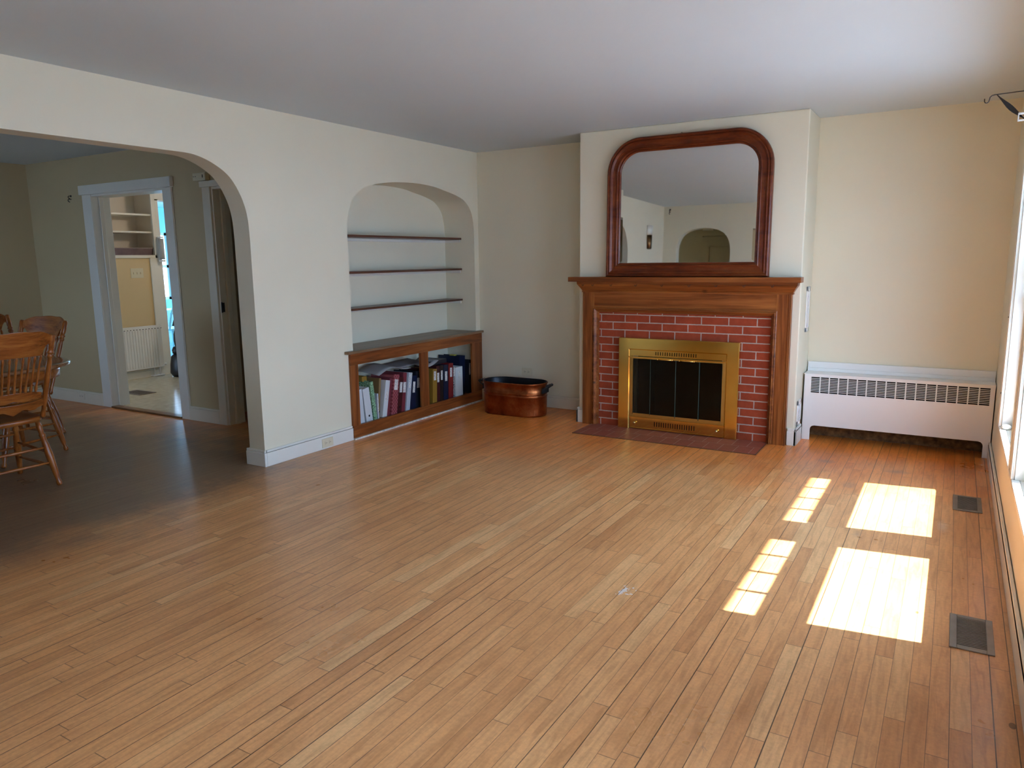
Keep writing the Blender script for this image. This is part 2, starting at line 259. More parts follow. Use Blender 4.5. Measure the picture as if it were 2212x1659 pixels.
# ------------------------------------------------------------------ mesh helpers
class MB:
    def __init__(s): s.v = []; s.f = []; s.sm = []
    def add(s, vs, fs, smooth=False):
        n = len(s.v); s.v += [tuple(q) for q in vs]; s.f += [tuple(i+n for i in f) for f in fs]; s.sm += [smooth]*len(fs); return s
    def box(s, x0, x1, y0, y1, z0, z1, bev=0.0):
        if bev <= 0:
            return s.add([(x, y, z) for z in (z0, z1) for y in (y0, y1) for x in (x0, x1)], [(0, 2, 3, 1), (4, 5, 7, 6), (0, 1, 5, 4), (2, 6, 7, 3), (0, 4, 6, 2), (1, 3, 7, 5)])
        bm = bmesh.new(); bmesh.ops.create_cube(bm, size=1)
        for q in bm.verts: q.co = Vector(((x0+x1)/2+q.co.x*(x1-x0), (y0+y1)/2+q.co.y*(y1-y0), (z0+z1)/2+q.co.z*(z1-z0)))
        bmesh.ops.bevel(bm, geom=list(bm.edges), offset=bev, segments=2, affect='EDGES', profile=0.6)
        bm.verts.index_update(); s.add([q.co[:] for q in bm.verts], [[q.index for q in f.verts] for f in bm.faces]); bm.free(); return s
    def prism(s, poly, ax, a0, a1, smooth=False):   # poly in the two other axes (cyclic order), extruded along ax
        o = [i for i in range(3) if i != ax]; n = len(poly); vs = []
        for a in (a0, a1):
            for p in poly:
                q = [0, 0, 0]; q[ax] = a; q[o[0]] = p[0]; q[o[1]] = p[1]; vs.append(q)
        fs = [tuple(range(n))[::-1], tuple(range(n, 2*n))]
        s.add(vs, fs); k = len(s.v)-2*n
        s.f += [(k+i, k+(i+1) % n, k+n+(i+1) % n, k+n+i) for i in range(n)]; s.sm += [smooth]*n; return s
    def strip(s, poly, ax, a0, a1, thick=0, closed=False):
        o = [i for i in range(3) if i != ax]; n = len(poly); vs = []
        for a in (a0, a1):
            for p in poly:
                q = [0, 0, 0]; q[ax] = a; q[o[0]] = p[0]; q[o[1]] = p[1]; vs.append(q)
        s.add(vs, [(i, (i+1) % n, n+(i+1) % n, n+i) for i in range(n if closed else n-1)], True); return s
    def lathe(s, prof, p0=(0, 0, 0), axis=(0, 0, 1), seg=20, smooth=True):  # prof [(t along axis, r)]
        a = Vector(axis).normalized(); t = Vector((0, 0, 1)) if abs(a.z) < .9 else Vector((1, 0, 0)); e1 = a.cross(t).normalized(); e2 = a.cross(e1); p0 = Vector(p0)
        vs = []
        for h, r in prof:
            for k in range(seg):
                th = 2*PI*k/seg; vs.append(p0+a*h+(e1*math.cos(th)+e2*math.sin(th))*r)
        fs = []
        for j in range(len(prof)-1):
            for k in range(seg): fs.append((j*seg+k, j*seg+(k+1) % seg, (j+1)*seg+(k+1) % seg, (j+1)*seg+k))
        s.add(vs, fs, smooth); n = len(s.v)-len(vs)
        s.f += [tuple(n+k for k in range(seg))[::-1], tuple(n+(len(prof)-1)*seg+k for k in range(seg))]; s.sm += [False, False]; return s
    def rod(s, p0, p1, r, r1=None, seg=12):
        p0 = Vector(p0); p1 = Vector(p1); return s.lathe([(0, r), ((p1-p0).length, r if r1 is None else r1)], p0, p1-p0, seg)
    def turned(s, p0, p1, prof, seg=14):            # prof [(fraction, r)]
        p0 = Vector(p0); p1 = Vector(p1); l = (p1-p0).length
        return s.lathe([(t*l, r) for t, r in prof], p0, p1-p0, seg)
    def tube(s, pts, r, seg=10):
        pts = [Vector(p) for p in pts]; rr = r if isinstance(r, (list, tuple)) else [r]*len(pts); vs = []
        e1 = None
        for i, p in enumerate(pts):
            d = (pts[min(i+1, len(pts)-1)]-pts[max(i-1, 0)]).normalized()
            if e1 is None:
                t = Vector((0, 0, 1)) if abs(d.z) < .9 else Vector((1, 0, 0)); e1 = d.cross(t).normalized()
            else: e1 = (e1-d*e1.dot(d)).normalized()
            e2 = d.cross(e1)
            for k in range(seg): vs.append(p+(e1*math.cos(2*PI*k/seg)+e2*math.sin(2*PI*k/seg))*rr[i])
        n = len(pts); fs = [(j*seg+k, j*seg+(k+1) % seg, (j+1)*seg+(k+1) % seg, (j+1)*seg+k) for j in range(n-1) for k in range(seg)]
        s.add(vs, fs, True); b = len(s.v)-len(vs)
        s.f += [tuple(b+k for k in range(seg))[::-1], tuple(b+(n-1)*seg+k for k in range(seg))]; s.sm += [False, False]; return s
    def loft(s, loops, cap=True, smooth=True):
        n = len(loops[0]); vs = [p for l in loops for p in l]
        s.add(vs, [(j*n+k, j*n+(k+1) % n, (j+1)*n+(k+1) % n, (j+1)*n+k) for j in range(len(loops)-1) for k in range(n)], smooth)
        if cap:
            b = len(s.v)-len(vs); s.f += [tuple(b+k for k in range(n))[::-1], tuple(b+(len(loops)-1)*n+k for k in range(n))]; s.sm += [False, False]
        return s
OFF = {}
def obj(name, mb, mat, parent=None, bevel=0.0, seg=2, subsurf=0):
    off = OFF.get(parent.name, Vector((0, 0, 0))) if parent else Vector((0, 0, 0))
    me = bpy.data.meshes.new(name); vs = [Vector(v)-off for v in mb.v]
    base = None
    if not parent:
        xs = [v.x for v in vs]; ys = [v.y for v in vs]; zs = [v.z for v in vs]
    me.from_pydata([tuple(v) for v in vs], [], mb.f); me.validate(); me.polygons.foreach_set('use_smooth', (mb.sm+[False]*len(me.polygons))[:len(me.polygons)])
    bm = bmesh.new(); bm.from_mesh(me); bmesh.ops.recalc_face_normals(bm, faces=bm.faces); bm.to_mesh(me); bm.free()
    me.materials.append(mat); o = bpy.data.objects.new(name, me); COL.objects.link(o)
    if parent: o.parent = parent; OFF[o.name] = off
    if bevel > 0:
        b = o.modifiers.new('bevel', 'BEVEL'); b.width = bevel; b.segments = seg; b.limit_method = 'ANGLE'; b.angle_limit = math.radians(40)
    if subsurf: 
        b = o.modifiers.new('subd', 'SUBSURF'); b.levels = subsurf; b.render_levels = subsurf
    return o
def thing(name, label, cat, loc=(0, 0, 0), rot=(0, 0, 0), group=None, world=False):
    o = bpy.data.objects.new(name, None); COL.objects.link(o); o.location = loc; o.rotation_euler = rot; o.empty_display_size = 0.1
    o['label'] = label; o['category'] = cat
    if group: o['group'] = group
    if world: OFF[o.name] = Vector(loc)
    return o
def tag(o, label, cat, group=None):
    o['label'] = label; o['category'] = cat
    if group: o['group'] = group
    return o
def struct(name, mb, mat, parent=None, bevel=0.0):
    o = obj(name, mb, mat, parent, bevel)
    if not parent: o['kind'] = 'structure'
    return o
def sthing(name, loc=(0, 0, 0)):
    o = bpy.data.objects.new(name, None); COL.objects.link(o); o.location = loc; o['kind'] = 'structure'; OFF[o.name] = Vector(loc); return o
def copy_tree(o, loc, rotz, label):
    def cp(a, par):
        c = a.copy(); COL.objects.link(c); c.parent = par
        for ch in [q for q in bpy.data.objects if q.parent == a]: cp(ch, c)
        return c
    c = cp(o, None); c.location = loc; c.rotation_euler = (0, 0, rotz); c['label'] = label; return c

H = 2.44; C = -0.449; XR = 4.38; YB = -6.33; T = 0.155; D = -2.01
def smoothpts(p, k=6):     # Catmull-Rom through p
    out = []
    for i in range(len(p)-1):
        a = p[max(i-1, 0)]; b = p[i]; c = p[i+1]; d = p[min(i+2, len(p)-1)]
        for j in range(k):
            t = j/k; out.append(tuple(0.5*((2*b[n])+(-a[n]+c[n])*t+(2*a[n]-5*b[n]+4*c[n]-d[n])*t*t+(-a[n]+3*b[n]-3*c[n]+d[n])*t**3) for n in (0, 1)))
    return out+[p[-1]]

# ================================================================== ROOM SHELL
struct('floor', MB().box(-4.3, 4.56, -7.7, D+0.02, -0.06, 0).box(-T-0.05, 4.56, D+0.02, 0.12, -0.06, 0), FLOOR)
struct('ceiling', MB().box(-8.9, 4.56, -7.8, 4.2, H, H+0.15), CEIL)
# --- left wall with wide archway and arched niche (outline reaches the floor in both)
arR = smoothpts([(-3.30, 2.086), (-3.155, 2.080), (-3.02, 2.038), (-2.905, 1.965), (-2.825, 1.845), (-2.787, 1.715), (-2.779, 1.56)])
arL = [(-7.63-y, z) for y, z in arR][::-1]
niche = smoothpts([(-1.845, 1.50), (-1.845, 1.66), (-1.832, 1.76), (-1.79, 1.86), (-1.735, 1.925), (-1.65, 1.985), (-1.51, 2.026), (-1.36, 2.052), (-1.205, 2.068), (-0.96, 2.078), (-0.715, 2.068), (-0.56, 2.046), (-0.40, 2.020), (-0.26, 1.985), (-0.175, 1.935), (-0.115, 1.865), (-0.083, 1.76), (-0.075, 1.66), (-0.075, 1.50)], 4)
outl = [(YB-0.1, 0), (-4.851, 0)]+arL+arR+[(-2.779, 0), (-1.845, 0)]+niche+[(-0.075, 0), (0.12, 0), (0.12, H), (YB-0.1, H)]
struct('wall_left', MB().prism(outl, 0, -T, 0), PAINT)
nl = [(-1.845, 0.02)]+niche+[(-0.075, 0.02)]
nb = MB().prism([(-1.93, 0.0)]+[(-1.93, 2.16), (0.0, 2.16)]+[(0.0, 0.0)], 0, -0.40, -0.352)
for (ya, za), (yb_, zb) in zip(nl[:-1], nl[1:]):      # lining of the recess, a thick shell following the arch
    d_ = Vector((yb_-ya, zb-za)).normalized(); nx, nz = -d_.y*.03, d_.x*.03
    nb.prism([(ya, za), (yb_, zb), (yb_+nx, zb+nz), (ya+nx, za+nz)], 0, -0.352, -T)
struct('trim_niche', nb, PAINT)
# --- back wall and chimney breast
struct('wall_back', MB().box(-0.5, XR+0.18, 0, 0.15, 0, H), PAINT)
ch = MB().prism([(1.32, 0), (1.86, 0), (1.86, 0.655), (2.555, 0.655), (2.555, 0), (3.115, 0), (3.115, H), (1.32, H)], 1, C, 0.0)
struct('wall_chimney_breast', ch, PAINT, bevel=0.008)
# --- right wall with two visible windows and one beside the camera
WZ0, WZ1 = 0.385, 2.0
wins = [(-2.06, -1.06), (-3.26, -2.27), (-5.95, -4.62)]
rw = MB(); ys = [YB-0.1]+[v for w in sorted(wins) for v in w]+[0.12]
for i in range(0, len(ys), 2): rw.box(XR, XR+0.16, ys[i], ys[i+1], 0, H)
for a, b in wins: rw.box(XR, XR+0.16, a, b, 0, WZ0).box(XR, XR+0.16, a, b, WZ1, H)
struct('wall_right', rw, PAINT)
# --- rear wall with small arch and a door
ra = [(0.22, 1.60), (0.222, 1.78), (0.25, 1.90), (0.32, 2.00), (0.45, 2.065), (0.645, 2.09), (0.84, 2.065), (0.97, 2.00), (1.04, 1.90), (1.068, 1.78), (1.07, 1.60)]
ra = smoothpts(ra, 4)
struct('wall_rear', MB().prism([(-0.1, 0), (0.22, 0)]+ra+[(1.07, 0), (1.42, 0), (1.42, 2.06), (2.22, 2.06), (2.22, 0), (XR+.16, 0), (XR+.16, H), (-0.1, H)], 1, YB-0.14, YB), PAINT)
struct('wall_rear_hall', MB().box(-0.7, 3.0, -7.75, -7.6, 0, H).box(-0.85, -0.7, -7.75, YB-0.1, 0, H).box(3.0, 3.15, -7.75, YB-.14, 0, H), PAINTD)
# --- dining room, kitchen, hall and sunroom shells
struct('wall_dining_back', MB().box(-4.39, -3.10, D, D+0.15, 0, H).box(-1.99, -1.35, D, D+0.15, 0, H).box(-0.55, -T, D, D+0.15, 0, H)
       .box(-3.10, -1.99, D, D+0.15, 2.08, H).box(-1.35, -0.55, D, D+0.15, 2.05, H), PAINTD)
DW = (-4.9, -3.6)
struct('wall_dining_left', MB().box(-4.39, -4.24, -5.95, D+0.15, 0, H), PAINTD)
struct('wall_dining_near', MB().box(-4.39, -3.7, -5.95, -5.8, 0, H).box(-2.8, -T, -5.95, -5.8, 0, H)
       .box(-3.7, -2.8, -5.95, -5.8, 0, 0.75).box(-3.7, -2.8, -5.95, -5.8, 1.95, H), PAINTD)
KX = -4.65
struct('floor_kitchen', MB().box(-4.9, -1.75, D+0.02, 2.3, -0.06, 0.004), VINYL)
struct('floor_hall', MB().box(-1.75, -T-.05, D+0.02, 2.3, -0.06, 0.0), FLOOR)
struct('wall_hall', MB().box(-1.80, -1.70, D+0.15, 2.3, 0, H).box(-1.7, -0.4, 2.2, 2.3, 0, H).box(-0.5, -0.4, 0.1, 2.3, 0, H), PAINTD)
struct('wall_kitchen_side', MB().box(KX-.15, KX, D+0.15, -0.94, 0, H).box(KX-.15, KX, -0.94, -0.285, 0, 1.49).box(KX-.15, KX, -0.36, -0.285, 1.49, H)
       .box(KX-.36, KX-.15, -1.05, -0.94, 1.4, H).box(KX-.36, KX-.15, -0.37, -0.285, 0.0, H).box(KX-.40, KX-.35, -1.0, -0.285, 0, H)
       .box(KX-.15, KX, 1.1, 2.3, 0, H).box(KX-.15, KX, -0.285, 1.1, 2.2, 2.31).box(KX-.15, KX, -0.285, 1.1, 2.40, H), PAINTK)
struct('wall_kitchen_far', MB().box(KX-.15, -3.9, 2.2, 2.35, 0, H).box(-2.5, -1.7, 2.2, 2.35, 0, H).box(-3.9, -2.5, 2.2, 2.35, 0, 1.2).box(-3.9, -2.5, 2.2, 2.35, 1.75, H), PAINTK)
struct('wall_sunroom', MB().box(-8.75, -8.6, -0.6, 1.55, 0, H).box(-8.75, -8.6, 2.55, 4.1, 0, H).box(-8.75, -8.6, 1.55, 2.55, 0, 0.75).box(-8.75, -8.6, 1.55, 2.55, 1.98, H)
       .box(-8.75, KX-.40, -0.75, -0.6, 0, H).box(-8.75, -8.0, 3.95, 4.1, 0, H).box(-5.2, KX-.15, 3.95, 4.1, 0, H).box(-8.0, -5.2, 3.95, 4.1, 0, 0.7).box(-8.0, -5.2, 3.95, 4.1, 2.05, H).box(KX-.15, KX, 2.3, 4.1, 0, H), PAINTS)
struct('floor_sunroom', MB().box(-8.7, -4.9, -0.7, 4.1, -0.06, 0.002), M('sunroom_blue_light_floor', (0.45, 0.72, 0.78), 0.3, var=0.05))  # blue daylight put into the floor colour as on the walls
for w in wins: portal(XR+0.15, (w[0]+w[1])/2, (WZ0+WZ1)/2, w[1]-w[0], WZ1-WZ0, (-1, 0, 0))
portal(-3.25, -5.93, 1.35, .9, 1.2, (0, 1, 0))
portal(-3.2, 2.33, 1.475, 1.4, .55, (0, -1, 0)); portal(-6.6, 4.08, 1.37, 2.8, 1.35, (0, -1, 0)); portal(-8.72, 2.05, 1.37, 1.0, 1.23, (1, 0, 0))
# --- outside
struct('ground', MB().box(-40, 40, -40, 40, -0.75, -0.7), M('ground_bounce_tint', (0.30, 0.36, 0.42), 0.9, var=0.1, vs=0.8))  # unseen ground, pale bluish colour chosen to bounce light onto the ceiling
struct('roof_overhang', MB().box(XR+0.1, 5.55, -7.8, 0.6, 2.985, 3.12).box(XR+0.14, XR+0.2, -7.8, 0.4, H, 3.0), TRIM)

# ================================================================== WINDOWS (right wall)
def window(n, y0, y1, z0, z1, x, inward, bars=3, gl=GLASS):
    w = sthing('window_%d' % n, (x, (y0+y1)/2, z0)); s = inward; X = lambda a, b: (min(x+s*a, x+s*b), max(x+s*a, x+s*b))
    zm = z0+0.775
    def sash(nm, off, za, zb, bars, br=0.06, tr=0.04):
        a, b = X(off, off-0.035)
        m = MB().box(a, b, y0+.01, y0+.05, za, zb).box(a, b, y1-.05, y1-.01, za, zb).box(a, b, y0+.05, y1-.05, za, za+br).box(a, b, y0+.05, y1-.05, zb-tr, zb)
        for k in range(bars):
            yc = y0+.05+(y1-y0-.1)*(k+1)/(bars+1); m.box(a+.008, b-.008, yc-.010, yc+.010, za+br, zb-tr)
        o = struct(nm, m, TRIM, w, 0.003)
        g = (a+b)/2; struct('window_pane', MB().box(g-.002, g+.002, y0+.05, y1-.05, za+br, zb-tr), gl, o)
    sash('lower_sash', -0.06, z0, zm, 0); sash('upper_sash', -0.10, zm-0.04, z1, bars)
    a, b = X(-.145, -.155)
    struct('storm_frame', MB().box(a, b, y0, y0+.03, z0, z1).box(a, b, y1-.03, y1, z0, z1).box(a, b, y0, y1, z0, z0+.03).box(a, b, y0, y1, z1-.03, z1).box(a, b, y0, y1, 1.275, 1.43).box(a, b, y0, y1, 1.178, 1.204), TRIM, w)
    a, b = X(0, -.155)
    struct('window_jamb', MB().box(a, b, y0-.02, y0+.008, z0, z1).box(a, b, y1-.008, y1+.02, z0, z1).box(a, b, y0, y1, z1-.008, z1+.02).box(a, b, y0, y1, z0-.03, z0-.023), TRIM, w)
    return w
for i, (a, b) in enumerate(wins): window(i+1, a, b, WZ0+.02, WZ1, XR, -1)
for w_ in list(bpy.data.objects):
    pass
tr = MB()
for (a, b) in [(-1.06, -0.955), (-2.27, -2.06), (-3.365, -3.26), (-4.62, -4.515), (-6.055, -5.95)]:
    tr.box(XR-0.010, XR, a, b, 0.405, WZ1); tr.box(XR-0.016, XR-.010, b-.022, b, 0.405, WZ1).box(XR-.016, XR-.010, a, a+.022, .405, WZ1)
for (a, b) in [(-3.365, -0.955), (-6.055, -4.515)]:
    tr.box(XR-0.018, XR, a-.01, b+.01, WZ1, WZ1+0.10)
struct('trim_1', tr, TRIM, bevel=0.003)
stl = MB()
for (a, b) in [(-3.39, -0.93), (-6.08, -4.49)]:
    stl.box(4.366, XR+0.02, a, b, 0.381, 0.405)
for a, b in wins: stl.box(XR+.02, XR+.155, a, b, 0.381, 0.405)
struct('trim_2', stl, TRIM, bevel=0.004)
sc_ = tag(obj('screw_head', MB().lathe([(0, .006), (.003, .004)], (4.3635, -1.02, 0.60), (-1, 0, 0), 10), BLACK), 'dark screw head low on the white casing of the far window', 'screw')
sc_ = tag(obj('screw_head', MB().lathe([(0, .006), (.003, .004)], (4.3635, -1.02, 1.05), (-1, 0, 0), 10), BLACK), 'dark screw head higher up on the white casing of the far window', 'screw')
kn = MB().lathe([(0, .012), (.004, .022), (.014, .026), (.022, .020), (.027, .006)], (4.400, -1.13, 0.406), (0, 0, 1), 14)
kn.tube([(4.385, -1.10, .408), (4.378, -1.08, .408), (4.370, -1.05, .408), (4.369, -1.0, .409)], .0022, 6)
tag(obj('shade_pull', kn, WHITE), 'small white shade pull with its cord lying on the far window sill', 'pull')
# other rooms' windows (frames only matter as light openings)
def plain_window(n, ax, p, a0, a1, z0, z1, th=0.15):
    w = sthing('window_%d' % n, (p, (a0+a1)/2, z0) if ax == 0 else ((a0+a1)/2, p, z0))
    def bx(m, u0, u1, z0_, z1_, d0=-.03, d1=.03):
        return m.box(p+d0, p+d1, u0, u1, z0_, z1_) if ax == 0 else m.box(u0, u1, p+d0, p+d1, z0_, z1_)
    m = MB(); zc = (z0+z1)/2
    for q in ((a0, a0+.05, z0, z1), (a1-.05, a1, z0, z1), (a0, a1, z0, z0+.05), (a0, a1, z1-.05, z1), (a0, a1, zc-.025, zc+.025), ((a0+a1)/2-.02, (a0+a1)/2+.02, z0, z1)): bx(m, *q)
    struct('window_frame', m, TRIM, w); struct('window_pane', bx(MB(), a0+.05, a1-.05, z0+.05, z1-.05, -.002, .002), GLASS, w)
plain_window(4, 1, -5.87, -3.7, -2.8, 0.75, 1.95)
plain_window(5, 1, 2.27, -3.9, -2.5, 1.2, 1.75); plain_window(6, 0, -8.67, 1.55, 2.55, 0.75, 1.98); plain_window(7, 1, 4.02, -8.0, -5.2, 0.7, 2.05)

# ================================================================== BASEBOARDS, CASINGS
def base(name, segs, mat=TRIM, h=0.118):
    m = MB()
    for (x0, x1, y0, y1) in segs:
        m.box(x0, x1, y0, y1, 0, h-.018)
        cx = 0.007
        if x1-x0 < 0.05 and y1-y0 > 0.05 or x1-x0 < y1-y0:
            m.box(x0+(cx if mat is None else 0), x1, y0, y1, h-.018, h-.018)
        m.box(x0+.003, x1-.003, y0+.003, y1-.003, h-.018, h)
    return struct(name, m, mat, bevel=0.004)
base('baseboard_left', [(0, .02, -2.779, -1.905), (-T-.02, .02, -2.80, -2.779), (-T-.02, -T, -2.78, D), (0, .02, YB, -4.851), (-T-.02, .02, -4.851, -4.83)])
base('baseboard_back', [(0.0, 1.32, -.02, 0)], TRIMC)
base('baseboard_chimney', [(1.30, 1.372, C-.02, C), (1.30, 1.32, C-.02, 0), (3.066, 3.135, C-.022, C), (3.115, 3.135, C-.022, -.24)], TRIM, 0.13)
base('baseboard_right', [(XR-.02, XR, YB, -.21)])
base('baseboard_rear', [(0, .22, YB, YB+.02), (1.07, 1.40, YB, YB+.02), (2.24, XR, YB, YB+.02)])
base('baseboard_dining', [(-1.87, -1.45, D-.025, D), (-4.24, -3.245, D-.025, D), (-4.24, -4.22, -5.8, D)], TRIMC, 0.13)
base('baseboard_kitchen', [(KX, KX+.02, D+.15, -.45)], TRIM, 0.10)
struct('trim_3', MB().box(-3.245, -3.10, D-.02, D, 0, 2.08).box(-1.99, -1.87, D-.02, D, 0, 2.08).box(-3.265, -1.85, D-.038, D, 2.08, 2.168).box(-3.12, -3.098, D-.01, D+.17, 0, 2.08).box(-1.992, -1.97, D-.01, D+.17, 0, 2.08).box(-3.1, -1.99, D-.01, D+.17, 2.06, 2.082)
       .box(-3.09, -3.078, D+.05, D+.09, 0, 2.06).box(-3.19, -3.10, D+.15, D+.17, 0, 2.15), TRIM, bevel=0.003)
t4 = struct('trim_4', MB().box(-1.45, -1.352, D-.022, D, 0, 2.05).box(-1.47, -.43, D-.03, D, 2.05, 2.10).box(-.55, -.45, D-.022, D, 0, 2.05).box(-1.352, -1.335, D-.005, D+.06, 0, 2.05).box(-1.345, -1.318, D+.06, D+.10, 0, 2.04).box(-1.352, -1.335, D+.10, D+.16, 0, 2.04).box(-1.335, -.55, D-.005, D+.16, 2.03, 2.05).box(-.565, -.55, D-.005, D+.16, 0, 2.05), TRIMC, bevel=0.003)
struct('hinge', MB().box(-1.338, -1.333, D+.004, D+.03, 1.0, 1.08).rod((-1.333, D+.002, .995), (-1.333, D+.002, 1.085), .006), BLACK, t4)
# threshold between dining floor and kitchen vinyl
tag(obj('door_threshold', MB().box(-3.10, -1.99, D-.03, D+.05, 0.0, 0.016, .004), wood('threshold_oak', (0.10, .04, .015), (.22, .11, .05), (.3, .16, .08))), 'worn wooden threshold strip across the kitchen doorway', 'threshold')

# ================================================================== FIREPLACE
g = thing('hearth', 'flush red clay tile hearth on the floor before the brass fireplace screen', 'hearth', (2.2, -0.65, 0), world=True)
obj('hearth_tiles', MB().box(1.467, 2.926, -0.864, C-.02, 0.0, 0.006), TILE, g)
obj('hearth_edge', MB().box(1.459, 1.467, -0.872, C-.02, 0.0, 0.005).box(2.926, 2.934, -0.872, C-.02, 0.0, 0.005).box(1.459, 2.934, -0.872, -0.864, 0.0, 0.005), M('dark_wood_edge', (.12, .05, .025), .4), g)
g = thing('brick_fireplace', 'red running-bond brick fireplace face framed by the wooden mantel', 'fireplace', (2.2, C, 0), world=True)
obj('brick_face', MB().prism([(1.497, 0), (1.80, 0), (1.80, 0.66), (2.62, 0.66), (2.62, 0), (2.918, 0), (2.918, 0.97), (1.497, 0.97)], 1, C-.016, C-.001), BRICK, g)
obj('firebox', MB().box(1.862, 2.553, -0.06, -0.05, 0.002, 0.653).box(1.862, 1.87, C-.001, -0.05, 0.002, 0.653).box(2.545, 2.553, C-.001, -0.05, 0.002, .653).box(1.862, 2.553, C-.001, -.05, .645, .653).box(1.862, 2.553, C-.001, -.05, .002, .01), SOOT, g)

g = thing('fireplace_mantel', 'stained pine mantelpiece surrounding the brick fireplace under the mirror', 'mantelpiece', (2.2, C, 0), world=True)
sh = MB().box(1.262, 3.128, C-.105, C-.001, 1.225, 1.264, .003)
obj('mantel_shelf', sh, PINE, g)
# cornice: cove under the shelf, returns at both ends
def cove(mb, x0, x1, y0, prof):
    # prof [(out, z)]; front run with mitred returns to the wall
    loops = []
    for o, z in prof: loops.append([(x0-o, C-.002, z), (x0-o, y0-o, z), (x1+o, y0-o, z), (x1+o, C-.002, z)])
    n = len(loops)
    vs = [p for l in loops for p in l]; fs = [(j*4+k, j*4+k+1, j*4+4+k+1, j*4+4+k) for j in range(n-1) for k in range(3)]
    fs += [(0, 1, 2, 3), ((n-1)*4+3, (n-1)*4+2, (n-1)*4+1, (n-1)*4)]
    mb.add(vs, fs); return mb
YF = C-.045
obj('cornice_moulding', cove(MB(), 1.378, 3.060, YF+.005, [(0, 1.135), (.008, 1.137), (.010, 1.148), (.006, 1.150), (.012, 1.158), (.022, 1.175), (.034, 1.192), (.042, 1.204), (.044, 1.2245)]), PINE, g)
obj('frieze_board', MB().box(1.470, 2.965, YF, C-.002, 1.005, 1.150), PINE, g)
for x0, x1 in ((1.378, 1.480), (2.955, 3.060)):
    p = obj('pilaster', MB().box(x0, x1, YF-.003, C-.002, 0, 1.150), PINEZ, g)
    e = x0 if x0 < 2 else x1-.016
    obj('edge_bead', MB().box(e, e+.006, YF-.010, YF-.003, 0.0, 1.14, .002).box(e+.009, e+.016, YF-.008, YF-.003, 0.0, 1.14, .002), PINEZ, p)
def frame_mould(mb, x0, x1, z1, prof, zb=0.0):
    # prof [(inset, y)]: three-sided mitred frame
    loops = [[(x0+i, y, zb), (x0+i, y, z1-i), (x1-i, y, z1-i), (x1-i, y, zb)] for i, y in prof]
    n = len(loops); mb.add([p for l in loops for p in l], [(j*4+k, j*4+k+1, (j+1)*4+k+1, (j+1)*4+k) for j in range(n-1) for k in range(3)])
    mb.add([l[0] for l in loops]+[l[3] for l in loops], [tuple(range(n)), tuple(range(2*n-1, n-1, -1))]); return mb
obj('inner_moulding', frame_mould(MB(), 1.474, 2.960, 1.012, zb=0.007, prof=[(-.004, C-.002), (-.004, YF-.012), (.002, YF-.016), (.006, YF-.012), (.008, YF-.020), (.014, YF-.022), (.020, YF-.014), (.028, YF-.004), (.034, YF+.006), (.036, YF+.004), (.040, YF+.014), (.042, C-.018), (.042, C-.002)]), PINE, g)
for x in (1.305, 1.49, 1.655, 1.87, 2.09, 2.31, 2.52, 2.73, 2.935):
    xx = x if x > 1.4 else 1.40
    z = 1.205; yy = YF-.034
    pts = [(xx, yy+.012, z+.012), (xx, yy+.002, z+.008), (xx, yy-.004, z), (xx-.002, yy-.006, z-.008), (xx-.006, yy-.006, z-.014), (xx-.012, yy-.006, z-.014), (xx-.016, yy-.006, z-.008), (xx-.016, yy-.006, z-.002)]
    obj('cup_hook', MB().tube(pts, .0018, 6), BLACK, g)

# brass screen with glass bifold doors
Yi = C-.050
g = thing('fireplace_screen', 'brass fireplace door unit with smoked glass bifold doors on the hearth', 'fireplace screen', (2.205, C, 0.006), world=True)
fo = MB(); x0, x1, zt = 1.711, 2.700, 0.768
loops = [[(x0+i, y, .008), (x0+i, y, zt-i), (x1-i, y, zt-i), (x1-i, y, .008)] for i, y in [(0, C-.018), (0, Yi-.006), (.004, Yi-.010), (.090, Yi-.010), (.097, Yi-.004), (.100, C-.018)]]
n = len(loops); fo.add([p for l in loops for p in l], [(j*4+k, j*4+k+1, (j+1)*4+k+1, (j+1)*4+k) for j in range(n-1) for k in range(3)]); fo.add([l[0] for l in loops]+[l[3] for l in loops], [tuple(range(n)), tuple(range(2*n-1, n-1, -1))])
obj('outer_frame', fo, BRASS, g)
def slotted(name, za, zb, sa, sb, nsl, s0, s1):
    m = MB(); a, b = 1.812, 2.602; m.box(a, b, Yi-.004, Yi+.004, za, sa).box(a, b, Yi-.004, Yi+.004, sb, zb).box(a, s0, Yi-.004, Yi+.004, sa, sb).box(s1, b, Yi-.004, Yi+.004, sa, sb)
    st = (s1-s0)/nsl
    for k in range(nsl): m.box(s0+st*k+st*.33, s0+st*(k+1), Yi-.004, Yi+.004, sa, sb)
    m.box(a, b, Yi-.008, Yi-.004, za, za+.006).box(a, b, Yi-.008, Yi-.004, zb-.006, zb)
    p = obj(name, m, BRASS, g); obj('slot_backing', MB().box(s0, s1, Yi+.008, Yi+.012, sa, sb), DARK, p); return p
slotted('top_panel', 0.622, 0.672, 0.634, 0.662, 18, 2.03, 2.38)
slotted('bottom_panel', 0.012, 0.108, 0.040, 0.080, 18, 2.03, 2.38)
obj('door_surround', MB().box(1.812, 1.838, Yi-.006, Yi+.006, .108, .622).box(2.576, 2.602, Yi-.006, Yi+.006, .108, .622).box(1.812, 2.602, Yi-.012, Yi+.006, .600, .616).box(1.812, 2.602, Yi-.010, Yi+.006, .110, .126), BRASSD, g)
obj('slide_rail', MB().box(1.815, 2.60, Yi-.020, Yi-.010, .606, .618, .002), BRASS, g)
xs_ = [1.840, 1.992, 2.206, 2.398, 2.574]
